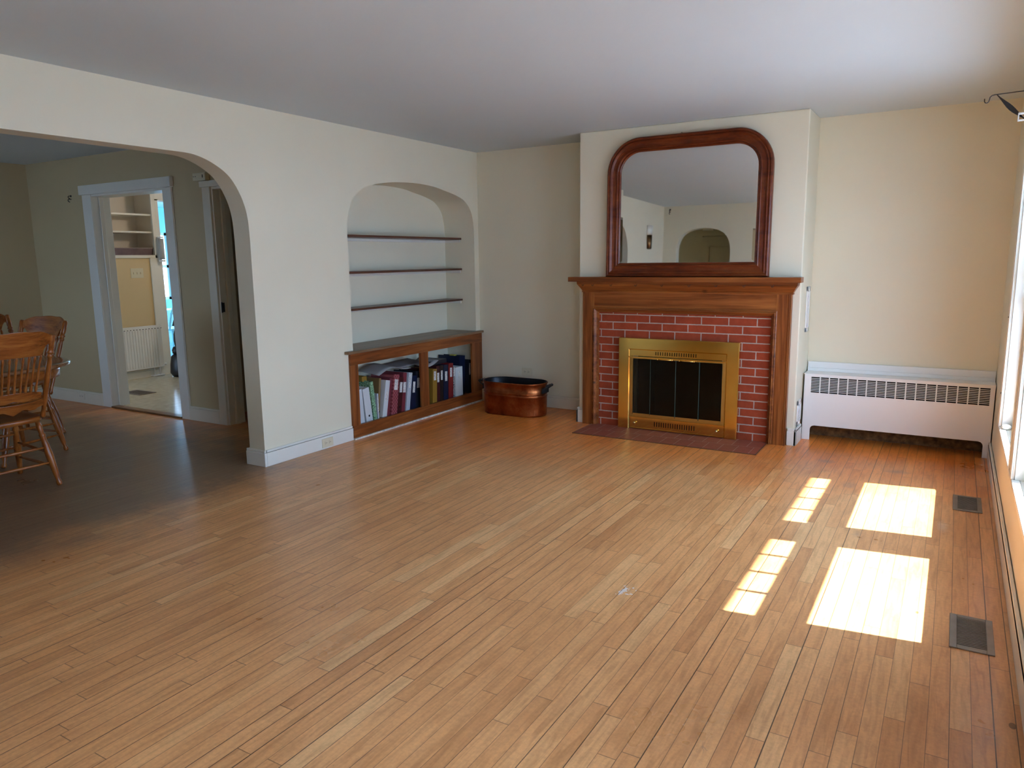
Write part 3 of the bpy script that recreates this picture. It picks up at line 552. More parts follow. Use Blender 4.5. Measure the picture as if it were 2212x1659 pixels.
for i in range(4):
    yy = Yi-.002-(.006 if i in (1, 2) else 0)
    d = obj('glass_door', MB().box(xs_[i]+.002, xs_[i+1]-.002, yy-.002, yy+.002, .128, .598), SMOKE, g)
    obj('door_edge_strip', MB().box(xs_[i]+.001, xs_[i+1]-.001, yy-.004, yy+.003, .126, .140), BRASSD, d)
    if i < 3: obj('door_edge', MB().box(xs_[i+1]-.003, xs_[i+1]+.001, yy-.006, yy+.002, .128, .600), M('green_glass_edge', (.04, .07, .06), .2), d)
for xc in (2.12, 2.30):
    m = MB(); m.rod((xc-.055, Yi-.034, .604), (xc+.055, Yi-.034, .604), .004)
    for s in (-1, 1): m.rod((xc+s*.045, Yi-.034, .604), (xc+s*.045, Yi-.016, .612), .003); m.lathe([(0, .003), (.003, .007), (.008, .007), (.011, .003)], (xc+s*.055, Yi-.034, .604), (s, 0, 0), 10)
    obj('door_handle', m, BRASS, g)
for xc in (1.862, 2.548): obj('knob', MB().lathe([(0, .005), (.010, .005), (.014, .011), (.022, .012), (.028, .006)], (xc, Yi-.004, .060), (0, -1, 0), 14), M('bright_brass', (.85, .65, .3), .2, 1.0) if xc < 2 else bpy.data.materials['bright_brass'], g)

# mirror leaning on the mantel shelf
TH = -0.02
g = thing('overmantel_mirror', 'large arched mahogany framed mirror leaning on the mantel shelf against the wall', 'mirror', (2.24, C-.030, 1.265), (TH, 0, 0))
def rrect(w, h, r, ins, y, k=12):
    pts = [(-w/2+ins, y, ins), (w/2-ins, y, ins)]
    rr = max(r-ins, .001); cx = w/2-r; cz = h-r
    for j in range(k+1):
        a = PI/2*j/k; pts.append((cx+rr*math.cos(a), y, cz+rr*math.sin(a)))
    for j in range(k+1):
        a = PI/2+PI/2*j/k; pts.append((-cx+rr*math.cos(a), y, cz+rr*math.sin(a)))
    return pts
Wm, Hm, Rm = 1.300, 1.088, 0.275
prof = [(0, 0), (0, -.030), (.004, -.040), (.012, -.046), (.020, -.044), (.024, -.038), (.028, -.042), (.034, -.044), (.040, -.040), (.050, -.031), (.064, -.027), (.078, -.029), (.086, -.033), (.092, -.030), (.096, -.020), (.104, -.022), (.110, -.016), (.112, -.008)]
obj('mirror_frame', MB().loft([rrect(Wm, Hm, Rm, i, y) for i, y in prof], False, False), MAHOG, g)
obj('backboard', MB().loft([rrect(Wm, Hm, Rm, .004, .0), rrect(Wm, Hm, Rm, .004, .006)], True, False), DARK, g)
mg = MB().loft([rrect(Wm, Hm, Rm, .112, -.0080), rrect(Wm, Hm, Rm, .132, -.0086)], False, False)
mg.add(rrect(Wm, Hm, Rm, .132, -.0086), [tuple(range(28))])
obj('mirror_glass', mg, MIRROR, g)
obj('hanging_eye', MB().tube([(-.05+.006*math.cos(a), -.004, Hm+.004+.006*math.sin(a)) for a in [i*PI/5 for i in range(11)]], .0018, 6), BLACK, g)

# ================================================================== NICHE SHELVES, BOOKCASE, BOOKS
for nm, z, lab in [('t', 1.632, 'topmost dark wooden shelf under the arch of the niche'), ('m', 1.335, 'middle dark wooden shelf of the three in the arched niche'), ('b', 1.034, 'lowest dark wooden shelf in the arched niche, above the counter')]:
    g = thing('niche_shelf', lab, 'shelf', (-.25, -.96, z-.02), group='dark shelves in the arched niche', world=True)
    obj('shelf_board', MB().box(-.350, -.150, -1.843, -.077, z-.018, z, .002), SHELFW, g)
    obj('shelf_cleat', MB().box(-.350, -.165, -1.843, -1.828, z-.045, z-.019).box(-.350, -.165, -.092, -.077, z-.045, z-.019).box(-.350, -.336, -1.828, -.092, z-.045, z-.019), TRIM, g, bevel=.003)
XF = 0.022
g = thing('built_in_bookcase', 'low stained pine bookcase with a wide counter built into the niche', 'bookcase', (0, -.96, 0), world=True)
ct = MB().box(-.350, 0.001, -1.843, -.077, .694, .718); ct.box(0.001, .046, -1.945, -.0035, .696, .718, .004)
obj('counter_top', ct, TOPW, g)
for a, b in ((-1.902, -1.818), (-1.008, -.897), (-.185, -.006)):
    obj('stile', MB().box(.001, XF, a, b, .112, .604), PINEYZ, g, bevel=.0015)
obj('top_rail', MB().box(.001, XF+.001, -1.902, -.006, .604, .696), PINEY, g, bevel=.0015)
obj('bottom_rail', MB().box(.001, XF+.001, -1.902, -.006, .014, .112), PINEY, g, bevel=.0015)
obj('shelf_floor', MB().box(-.350, .001, -1.843, -.077, .06, .092), PINEY, g)
obj('shoe_strip', MB().box(.001, XF+.012, -1.90, -.022, .0, .013), M('chipped_white_paint', (.62, .6, .55), .6, var=.3, vs=40), g)

def binder(name, lab, y0, y1, h, lean, mat, depth=.27, x=-.03, lbl=None, pages=PAPER, cat='binder', z=.0925, group='binders and albums on the low shelf', ring=False):
    t = y1-y0; a = math.atan2(lean, h)
    zz = z+(t*math.sin(abs(a)))*0.5
    g = thing(name, lab, cat, (x, (y0+y1)/2, zz), (-a, 0, 0), group)
    c = min(.004, t*.18)
    cv = MB().prism([(0, -t/2), (-depth, -t/2), (-depth, -t/2+c), (-c*1.4, -t/2+c), (-c*1.4, t/2-c), (-depth, t/2-c), (-depth, t/2), (0, t/2)], 2, 0.0, h)
    obj('cover', cv, mat, g, bevel=.0012)
    obj('pages', MB().box(-depth+.012, -c*1.4-.002, -t/2+c+.001, t/2-c-.001, .006, h-.012), pages, g)
    if lbl:
        l0, l1, w = lbl
        obj('spine_label', MB().box(0.0004, .0012, -t*w/2, t*w/2, h*l0, h*l1), LABEL, g)
    if ring:
        obj('ring_hole', MB().lathe([(0, .009), (.0015, .009)], (0.0003, 0, h*.18), (1, 0, 0), 14), DARK, g)
    return g
def patt(name, c1, c2, kind):
    mt, nt, b = nmat(name); b.inputs['Roughness'].default_value = .45
    if kind == 'marble':
        n = N(nt, 'ShaderNodeTexNoise', Scale=90.0, Detail=4.0, Distortion=2.0); L(nt, coords(nt), n.inputs[0]); L(nt, ramp(nt, n.outputs[0], [(.44, c1), (.56, c2)]), b.inputs['Base Color'])
    else:
        a = N(nt, 'ShaderNodeTexWave', Scale=14.0); L(nt, coords(nt, rot=(PI/4, 0, 0)), a.inputs[0]); a.bands_direction = 'Y'
        a2 = N(nt, 'ShaderNodeTexWave', Scale=14.0); L(nt, coords(nt, rot=(PI/4, 0, 0)), a2.inputs[0]); a2.bands_direction = 'Z'
        mx = N(nt, 'ShaderNodeMath', operation='MAXIMUM'); L(nt, a.outputs[1], mx.inputs[0]); L(nt, a2.outputs[1], mx.inputs[1]); L(nt, ramp(nt, mx.outputs[0], [(.93, c1), (.985, c2)]), b.inputs['Base Color'])
    return mt
bw = M('white_vinyl', (.56, .60, .62), .4); bg_ = M('green_marble_cover', (0.1, .3, .1), .5)
gm_ = patt('green_marbled_cover', (.015, .06, .02), (.35, .62, .38), 'marble'); rose = M('rose_vinyl', (.17, .026, .038), .45)
rosep = patt('rose_lattice_cover', (.19, .026, .038), (.45, .16, .17), 'lattice'); mar = M('maroon_leather', (.045, .006, .008), .4); brn = M('black_brown_leather', (.018, .008, .006), .4)
navy = M('navy_vinyl', (.005, .010, .034), .35); blk = M('black_vinyl', (.010, .012, .020), .35); ochre = M('ochre_vinyl', (.27, .15, .02), .45); tan = M('olive_tan_cloth', (.20, .13, .05), .6)
red = M('red_vinyl', (.17, .010, .010), .4); silv = M('silver_blue_cover', (.42, .48, .54), .3); mb_ = patt('black_marbled_cover', (.01, .01, .01), (.5, .5, .5), 'marble')
binder('ring_binder', 'thin white binder at the far left end of the low shelf', -1.765, -1.712, .292, -.022, bw, .26)
binder('ring_binder', 'white binder leaning left against the thin white one', -1.690, -1.612, .29, -.036, bw, .25, ring=True)
binder('composition_book', 'green marbled binder leaning left beside the white binder', -1.598, -1.558, .335, -.036, gm_, .27, cat='binder')
binder('ring_binder', 'short pale blue booklet between the green marbled and tan binders', -1.553, -1.536, .225, .0, silv, .2, lbl=(.3, .9, .6), x=-.028)
binder('ring_binder', 'tall yellow binder set back behind the green marbled binder', -1.622, -1.562, .372, .0, ochre, .19, x=-.125, lbl=(.45, .85, .5))
binder('ring_binder', 'olive tan cloth binder left of the big white binder', -1.531, -1.506, .345, .040, tan, .26, x=-.05, ring=True)
binder('ring_binder', 'white binder leaning right with a printed spine', -1.500, -1.444, .32, .066, bw, .26, x=-.025, lbl=(.45, .72, .4))
binder('photo_album', 'narrow rose album between the leaning white binder and the lattice album', -1.437, -1.400, .33, .066, rose, .25, x=-.035)
binder('photo_album', 'rose album with a lattice pattern and white spine label', -1.386, -1.312, .352, .056, rosep, .26, x=-.022, lbl=(.62, .88, .62))
binder('photo_album', 'dark maroon album right of the lattice patterned album', -1.300, -1.240, .318, .050, mar, .26, x=-.03, lbl=(.58, .86, .55), ring=True)
binder('photo_album', 'plain rose album with a low white label, right of the dark maroon one', -1.236, -1.188, .352, .050, rose, .26, x=-.035, lbl=(.5, .76, .75))
binder('ring_binder', 'silver white spiral book leaning right beside the navy binders', -1.180, -1.128, .343, .060, silv, .25, x=-.028, lbl=(.6, .95, .5))
binder('photo_album', 'navy album with a white label next to the silver book', -1.120, -1.046, .305, .045, navy, .26, x=-.03, lbl=(.5, .82, .42))
binder('photo_album', 'black album just left of the middle upright of the bookcase', -1.038, -0.958, .335, .030, blk, .26, x=-.036, lbl=(.55, .82, .5))
binder('photo_album', 'dark red album half hidden behind the middle upright', -0.868, -0.800, .335, .0, mar, .26, x=-.05)
binder('photo_album', 'ochre yellow album right of the middle upright', -0.792, -0.726, .325, .014, ochre, .27, x=-.022, lbl=(.68, .94, .5))
binder('photo_album', 'dark maroon album beside the ochre one', -0.722, -0.670, .345, .012, mar, .26, x=-.03, lbl=(.56, .82, .6))
binder('photo_album', 'dark brown album between the maroon and navy ones', -0.665, -0.613, .345, .012, brn, .26, x=-.03, lbl=(.6, .86, .5))
binder('photo_album', 'navy blue album left of the bright red binder', -0.608, -0.537, .34, .012, navy, .26, x=-.028, lbl=(.55, .82, .5))
binder('ring_binder', 'bright red binder with a white spine label', -0.525, -0.452, .345, .012, red, .26, x=-.03, lbl=(.62, .88, .45))
binder('composition_book', 'thin black marbled book between the red and white binders', -0.444, -0.424, .305, .010, mb_, .22, x=-.03, cat='book', lbl=(.7, .98, .7))
binder('ring_binder', 'thick white binder near the right end of the low shelf', -0.415, -0.300, .297, .0, bw, .24, x=-.02, lbl=(.62, .86, .3))
binder('ring_binder', 'very large navy binder standing at the right end with yellow notes on top', -0.285, -0.190, .385, .02, navy, .26, x=-.075)
t = binder('ring_binder', 'black binder with a white label against the right end of the low shelf', -0.165, -0.105, .335, .01, blk, .26, x=-.05, lbl=(.55, .9, .4))
tag(obj('sticky_notes', MB().box(-.20, -.14, -.262, -.225, .481, .488), M('yellow_paper', (.6, .5, .05), .6)), 'yellow notes lying on the very large navy binder', 'notes')
def sheet(name, lab, pts, mat):
    n = len(pts[0]); vs = []; 
    for r in pts: vs += r
    m = MB(); m.add(vs, [(i*n+j, i*n+j+1, (i+1)*n+j+1, (i+1)*n+j) for i in range(len(pts)-1) for j in range(n-1)], True)
    o = obj(name, m, mat); s = o.modifiers.new('thick', 'SOLIDIFY'); s.thickness = .003; tag(o, lab, 'paper', 'loose papers lying on the binders'); return o
def arc(y0, y1, x0, x1, zf, name, lab, mat):
    rows = []
    for i in range(9):
        y = y0+(y1-y0)*i/8; rows.append([(x0+(x1-x0)*j/4, y, zf(i/8)+.006*j) for j in range(5)])
    sheet(name, lab, rows, mat)
PG = M('grey_paper', (.33, .32, .32), .6)
arc(-1.49, -1.06, -.05, -.29, lambda t: .463+.040*math.sin(PI*min(1, t*1.25))-.0*t+.008*t, 'paper_folder', 'grey paper folder curling over the left group of binders', PG)
arc(-1.17, -.80, -.10, -.30, lambda t: .478+.012*t, 'paper_folder', 'grey folder lying behind the middle upright on the albums', M('mauve_grey_paper', (.26, .23, .24), .6))
arc(-.84, -.66, -.04, -.26, lambda t: .448+.045*t*t, 'paper_folder', 'creased grey sheet lying on the ochre and maroon albums', PG)
g = thing('ring_binder', 'black binder lying flat on top of the albums right of the upright', 'binder', (-.16, -.60, .445), world=True, group='binders and albums on the low shelf')
obj('cover', MB().box(-.30, -.09, -.735, -.465, .442, .446).box(-.30, -.09, -.735, -.465, .476, .480).box(-.094, -.09, -.735, -.465, .446, .476), blk, g)
obj('pages', MB().box(-.295, -.098, -.73, -.47, .447, .475), PAPER, g)

# ================================================================== COPPER BOILER
def stadium(cx, cy, hl, r, z, k=14):
    p = []
    for j in range(k+1): a = -PI/2+PI*j/k; p.append((cx+hl+r*math.cos(a), cy+r*math.sin(a), z))
    for j in range(k+1): a = PI/2+PI*j/k; p.append((cx-hl+r*math.cos(a), cy+r*math.sin(a), z))
    return p
cx, cy, hl = 0.630, -0.385, 0.152
g = thing('copper_boiler', 'oval hammered copper wash boiler with black wooden handles on the floor in the corner', 'copper tub', (cx, cy, 0), world=True)
pr_ = [(.150, .0), (.158, .003), (.160, .02), (.163, .178), (.167, .181), (.167, .187), (.163, .190), (.163, .202), (.167, .205), (.167, .211), (.163, .214), (.166, .294), (.171, .297), (.173, .302), (.171, .307), (.166, .308)]
obj('boiler_body', MB().loft([stadium(cx, cy, hl, r, z) for r, z in pr_], False).add(stadium(cx, cy, hl, .150, 0), [tuple(range(30))]), COPPER, g)
obj('boiler_inside', MB().loft([stadium(cx, cy, hl, r, z) for r, z in [(.1655, .3075), (.161, .300), (.158, .20), (.156, .02)]], False).add(stadium(cx, cy, hl, .156, .02), [tuple(range(30))]), M('tarnished_tin', (.012, .014, .02), .35, .6), g)
for s in (-1, 1):
    xe = cx+s*(hl+.166)
    h = obj('handle', MB().turned((xe+s*.045, cy-.055, .287), (xe+s*.045, cy+.055, .287), [(0, .010), (.1, .014), (.3, .011), (.5, .015), (.7, .011), (.9, .014), (1, .010)]), BLACK, g)
    obj('handle_bracket', MB().tube([(xe-s*.004, cy-.05, .235), (xe+s*.006, cy-.055, .255), (xe+s*.030, cy-.058, .272), (xe+s*.045, cy-.058, .287)], .006, 8).tube([(xe-s*.004, cy+.05, .235), (xe+s*.006, cy+.055, .255), (xe+s*.030, cy+.058, .272), (xe+s*.045, cy+.058, .287)], .006, 8).box(xe-.006, xe+.006, cy-.06, cy+.06, .215, .265, .003), BLACK, h)

# ================================================================== RADIATOR COVER
g = thing('radiator_cover', 'long white metal convector cover with louvred grille under the right alcove wall', 'radiator cover', (3.75, -.1, 0), world=True)
xa, xb, yf = 3.128, 4.376, -.200
gx0, gx1, gz0, gz1 = 3.180, 4.345, .374, .496
poly = [(xa, 0), (3.188, 0), (3.188, .085)]+[(3.188+.03*(1-math.cos(a)), .085+.03*math.sin(a)) for a in (PI/6, PI/3, PI/2)]+[(4.300, .115)]+[(4.300+.03*math.sin(a), .085+.03*math.cos(a)) for a in (PI/6, PI/3, PI/2)]+[(4.330, 0), (xb, 0), (xb, gz0), (xa, gz0)]
m_ = MB().prism(poly, 1, yf, yf+.003).box(xa, gx0, yf, yf+.003, gz0, gz1).box(gx1, xb, yf, yf+.003, gz0, gz1).box(xa, xb, yf, yf+.003, gz1, .515)
m_.box(xa, xa+.003, yf, -.002, 0, .515).box(xb-.003, xb, yf, -.022, 0, .515)
obj('front_panel', m_, WHITE, g)
obj('top_plate', MB().box(xa-.004, xb, yf-.003, -.022, .515, .520, .001).box(xa-.004, xb, -.026, -.002, .520, .592, .002).box(xa-.004, xb, -.040, -.026, .520, .546, .003), WHITE, g)
gr = MB(); nc = 18; cw = (gx1-gx0)/nc
for k in range(1, nc): gr.box(gx0+k*cw-.004, gx0+k*cw+.004, yf, yf+.003, gz0, gz1)
for k in range(1, 10): z = gz0+(gz1-gz0)*k/10; gr.box(gx0, gx1, yf+.0005, yf+.0025, z-.0020, z+.0020)
obj('louvred_grille', gr, WHITE, g)
obj('heating_element', MB().box(3.15, 4.35, -.165, -.045, .14, .36), DARK, g)
obj('dark_interior', MB().box(3.14, 4.36, -.030, -.026, .13, .51), DARK, g)
struct('trim_bare_plaster', MB().box(3.12, XR-.001, -.012, -.001, 0, .14), PLASTER)

# chimney side vents, on the right flank
def side_vent(lab, y0, y1, z0, z1):
    g = thing('wall_vent', lab, 'vent', (3.116, (y0+y1)/2, z0), world=True)
    x = 3.1155
    obj('vent_frame', MB().box(x, x+.008, y0, y0+.028, z0, z1).box(x, x+.008, y1-.028, y1, z0, z1).box(x, x+.008, y0, y1, z0, z0+.035).box(x, x+.008, y0, y1, z1-.035, z1), WHITE, g, bevel=.002)
    obj('vent_backing', MB().box(x, x+.001, y0+.028, y1-.028, z0+.035, z1-.035), DARK, g)
    m = MB(); n = int((z1-z0-.07)/.011)
    for k in range(n): z = z0+.035+.011*k; m.box(x+.001, x+.006, y0+.028, y1-.028, z, z+.004)
    m.box(x+.001, x+.007, (y0+y1)/2-.003, (y0+y1)/2+.003, z0+.035, z1-.035)
    obj('vent_louvres', m, WHITE, g)
side_vent('white louvred vent high on the chimney flank above the radiator cover', -.225, -.105, .84, 1.185)
side_vent('white louvred vent low on the chimney flank beside the radiator cover', -.385, -.235, .135, .33)

# floor registers
def register(name, lab, x0, x1, y0, y1, z, mat=METAL, cross=True):
    g = thing(name, lab, 'floor register', ((x0+x1)/2, (y0+y1)/2, z), world=True, group='floor registers')
    b = .024; m = MB().box(x0, x0+b, y0, y1, z, z+.005).box(x1-b, x1, y0, y1, z, z+.005).box(x0+b, x1-b, y0, y0+b, z, z+.005).box(x0+b, x1-b, y1-b, y1, z, z+.005)
    obj('register_frame', m, mat, g, bevel=.002)
    obj('register_well', MB().box(x0+b, x1-b, y0+b, y1-b, z+.0002, z+.0010), DARK, g)
    m = MB(); n = int((y1-y0-2*b)/.0125)
    for k in range(n+1): y = y0+b+.0125*k; m.box(x0+b, x1-b, y, min(y+.0055, y1-b), z+.001, z+.004)
    obj('register_louvres', m, mat, g)
register('floor_register', 'nearer grey metal floor register in the boards by the window wall', 4.163, 4.306, -3.243, -2.948, 0)
register('floor_register', 'farther grey metal floor register in the boards by the window wall', 4.163, 4.306, -1.535, -1.235, 0)
register('floor_register', 'brown floor register set in the beige kitchen vinyl', -3.82, -3.47, -1.50, -1.30, .004, M('brown_register', (.14, .09, .05), .4, .3))

# ================================================================== OUTLETS, SWITCH, HOOKS, SMALL WALL THINGS
def outlet(lab, c, u, v, w, h, n=2, switch=False, mat=IVORY, cat='outlet', cross=(True)):
    # c centre, u horizontal axis along the wall, v outward normal
    u = Vector(u); v = Vector(v); zz = Vector((0, 0, 1)); c = Vector(c)
    g = thing('wall_switch' if switch else 'wall_outlet', lab, cat, c, world=True)
    def bx(m, a0, a1, z0, z1, d0, d1):
        P = [c+u*a+v*d+zz*z for z in (z0, z1) for d in (d0, d1) for a in (a0, a1)]
        return m.add(P, [(0, 2, 3, 1), (4, 5, 7, 6), (0, 1, 5, 4), (2, 6, 7, 3), (0, 4, 6, 2), (1, 3, 7, 5)])
    obj('cover_plate', bx(MB(), -w/2, w/2, -h/2, h/2, .0004, .005), mat, g, bevel=.0015)
    for k in range(n):
        a = (k-(n-1)/2)*(.046 if switch else .040)
        if switch: obj('toggle', bx(MB(), a-.005, a+.005, -.012, .012, .005, .014), mat, g)
        else:
            s = obj('socket', MB().lathe([(0, .0165), (.002, .016)], c+u*a+v*.0045, v, 18), mat, g)
            m = MB()
            if w >= h: bx(m, a-.010, a-.001, .004, .0065, .0066, .0072); bx(m, a-.010, a-.001, -.0065, -.004, .0066, .0072)
            else: bx(m, a-.0065, a-.004, -.001, .010, .0066, .0072)
            bx(m, a+.004, a+.009, -.0025, .0025, .0066, .0072)
            obj('socket_slots', m, BLACK, s)
outlet('cream double outlet set sideways in the baseboard left of the bookcase', (.0205, -2.197, .048), (0, 1, 0), (1, 0, 0), .115, .070)
outlet('tan double outlet on the back wall above the copper boiler', (.540, 0, .330), (1, 0, 0), (0, -1, 0), .115, .075)
outlet('cream outlet in the dining room baseboard left of the kitchen doorway', (-3.62, D-.0255, .075), (1, 0, 0), (0, -1, 0), .115, .070, mat=TRIMC)
outlet('three-gang cream switch plate on the yellow kitchen wall', (KX, -.643, 1.305), (0, 1, 0), (1, 0, 0), .165, .118, 3, True, cat='switch')
def hook(lab, p, d, s=1.0):
    p = Vector(p); d = Vector(d); z = Vector((0, 0, 1))
    pts = [p, p+d*.02*s, p+d*.03*s-z*.008*s, p+d*.026*s-z*.02*s, p+d*.014*s-z*.024*s]
    m = MB().tube(pts, .0035*s, 8).lathe([(0, .010*s), (.004*s, .010*s)], p, d, 12)
    p2 = p-z*.03*s; m.tube([p2, p2+d*.024*s, p2+d*.034*s-z*.010*s, p2+d*.03*s-z*.024*s, p2+d*.016*s-z*.028*s], .0035*s, 8)
    tag(obj('wall_hook', m, BLACK), lab, 'hook')
hook('small black hook on the dining room wall left of the kitchen doorway', (-3.462, D, 2.085), (0, -1, 0))
hook('black hook high on the rear wall, seen in the mirror', (.10, YB, 2.39), (0, 1, 0), 1.3)
g = thing('smoke_alarm', 'small cream alarm box over the doorway beside the wide arch', 'alarm', (-1.44, D, 2.10), world=True)
obj('alarm_case', MB().box(-1.525, -1.362, D-.045, D-.0005, 2.104, 2.168, .008), IVORY, g)
obj('test_button', MB().box(-1.398, -1.390, D-.047, D-.045, 2.125, 2.15), BLACK, g)
for x in (-1.51, -1.485): obj('indicator', MB().lathe([(0, .004), (.002, .004)], (x, D-.045, 2.138), (0, -1, 0), 8), BLACK, g)

# sconce on left wall (seen in the mirror)
g = thing('wall_sconce', 'fluted brass sconce with a glass cup on the left wall, seen in the mirror', 'sconce', (0, -5.65, 1.75), world=True)
fl = []
for z, r in ((1.745, .030), (1.755, .046), (1.955, .050)):
    fl.append([(.004+max(0, (r+(.005 if k % 2 else 0))*math.sin(PI*k/24)), -5.65+(r+(.005 if k % 2 else 0))*math.cos(PI*k/24)*1.15, z) for k in range(25)]+[(0.002, -5.65-r*1.15, z), (0.002, -5.65+r*1.15, z)])
obj('sconce_body', MB().loft(fl), M('dark_bronze', (.16, .09, .04), .25, 1.0), g)
obj('glass_cup', MB().loft([[(.006+max(0, r*math.sin(PI*k/20)), -5.65+r*math.cos(PI*k/20)*1.2, z) for k in range(21)] for z, r in ((1.958, .052), (2.10, .062))]), M('frosted_glass', (.75, .76, .72), .5), g)
# rear hall door and rear door
def panel_door(n, x0, x1, y, z1, mat, knobx, panels):
    d = sthing('door_%d' % n, ((x0+x1)/2, y, 0)); struct('door_leaf', MB().box(x0, x1, y-.02, y+.02, .01, z1), mat, d)
    m = MB()
    for (a, b, c, e) in panels:
        m.box(a, b, y+.02, y+.036, c, c+.02).box(a, b, y+.02, y+.036, e-.02, e).box(a, a+.02, y+.02, y+.036, c, e).box(b-.02, b, y+.02, y+.036, c, e)
    struct('panel_moulding', m, mat, d); struct('door_knob', MB().lathe([(0, .01), (.03, .01), (.04, .028), (.06, .026), (.068, .01)], (knobx, y+.02, .95), (0, 1, 0), 14), BRASSD, d)
    return d
panel_door(1, .27, 1.05, -7.575, 2.03, PAINTD, .34, [(.38, .94, 1.15, 1.88), (.38, .94, .2, 1.0)])
struct('trim_5', MB().box(.15, .27, -7.6, -7.56, 0, 2.05).box(1.05, 1.15, -7.6, -7.56, 0, 2.05).box(.13, 1.17, -7.6, -7.555, 2.045, 2.13), PAINTD)
panel_door(2, 1.44, 2.20, YB-.07, 2.04, PAINTD, 2.13, [(1.54, 2.10, 1.55, 1.90), (1.54, 2.10, .9, 1.42), (1.54, 2.10, .2, .78)])
g = thing('door_chime', 'cream chime box over the rear hall door, seen in the mirror', 'chime', (.36, -7.6, 2.14), world=True)
obj('chime_case', MB().box(.27, .45, -7.599, -7.545, 2.14, 2.22, .006), IVORY, g)

# ================================================================== PLANT HANGER, CURTAIN ROD
yb = -2.17
def bt(v): return v
g = thing('plant_hanger', 'black iron plant hanger bracket with a hooked end high between the windows', 'bracket', (4.36, yb, 2.1), world=True)
hk = [(4.374, yb, 2.113), (4.262, yb, 2.112), (4.170, yb, 2.109), (4.160, yb, 2.107), (4.153, yb, 2.100), (4.151, yb, 2.090), (4.149, yb, 2.082), (4.143, yb, 2.077), (4.137, yb, 2.078), (4.133, yb, 2.084), (4.1325, yb, 2.096)]
obj('bracket_arm', MB().tube(hk, .0022, 8), BLACK, g)
ls = []; n = 16
for i in range(n+1):
    t = i/n; cx_ = 4.178+(.180)*t; cz_ = 2.108-.165*t-.012*math.sin(PI*t); w = .0018+.0085*math.sin(PI*min(1, t*1.6))**2 if t < .63 else .0018+.0085*math.sin(PI*(t-.63)/.37)**2
    d = Vector((.18, 0, -.165)).normalized(); nn = Vector((d.z, 0, -d.x))*-1
    ls.append([(cx_+nn.x*w*a, yb+.0016*b, cz_+nn.z*w*a) for a, b in ((-1, -1), (1, -1), (1, 1), (-1, 1))])
obj('twisted_strut', MB().loft(ls, True, False), BLACK, g)
obj('mounting_plate', MB().box(4.360, 4.3695, yb-.008, yb+.008, 1.92, 2.14, .002), BLACK, g)
g = thing('curtain_rod_bracket', 'white metal curtain rod bracket just below the black plant hanger', 'bracket', (4.36, -2.19, 2.0), world=True)
obj('bracket_arm', MB().box(4.262, 4.36, -2.198, -2.184, 2.012, 2.020, .002).box(4.262, 4.36, -2.198, -2.184, 1.984, 1.991, .002).box(4.262, 4.266, -2.198, -2.184, 1.984, 2.020, .001), WHITE, g)
obj('mounting_plate', MB().box(4.360, 4.3695, -2.215, -2.17, 1.96, 2.04, .002), WHITE, g)

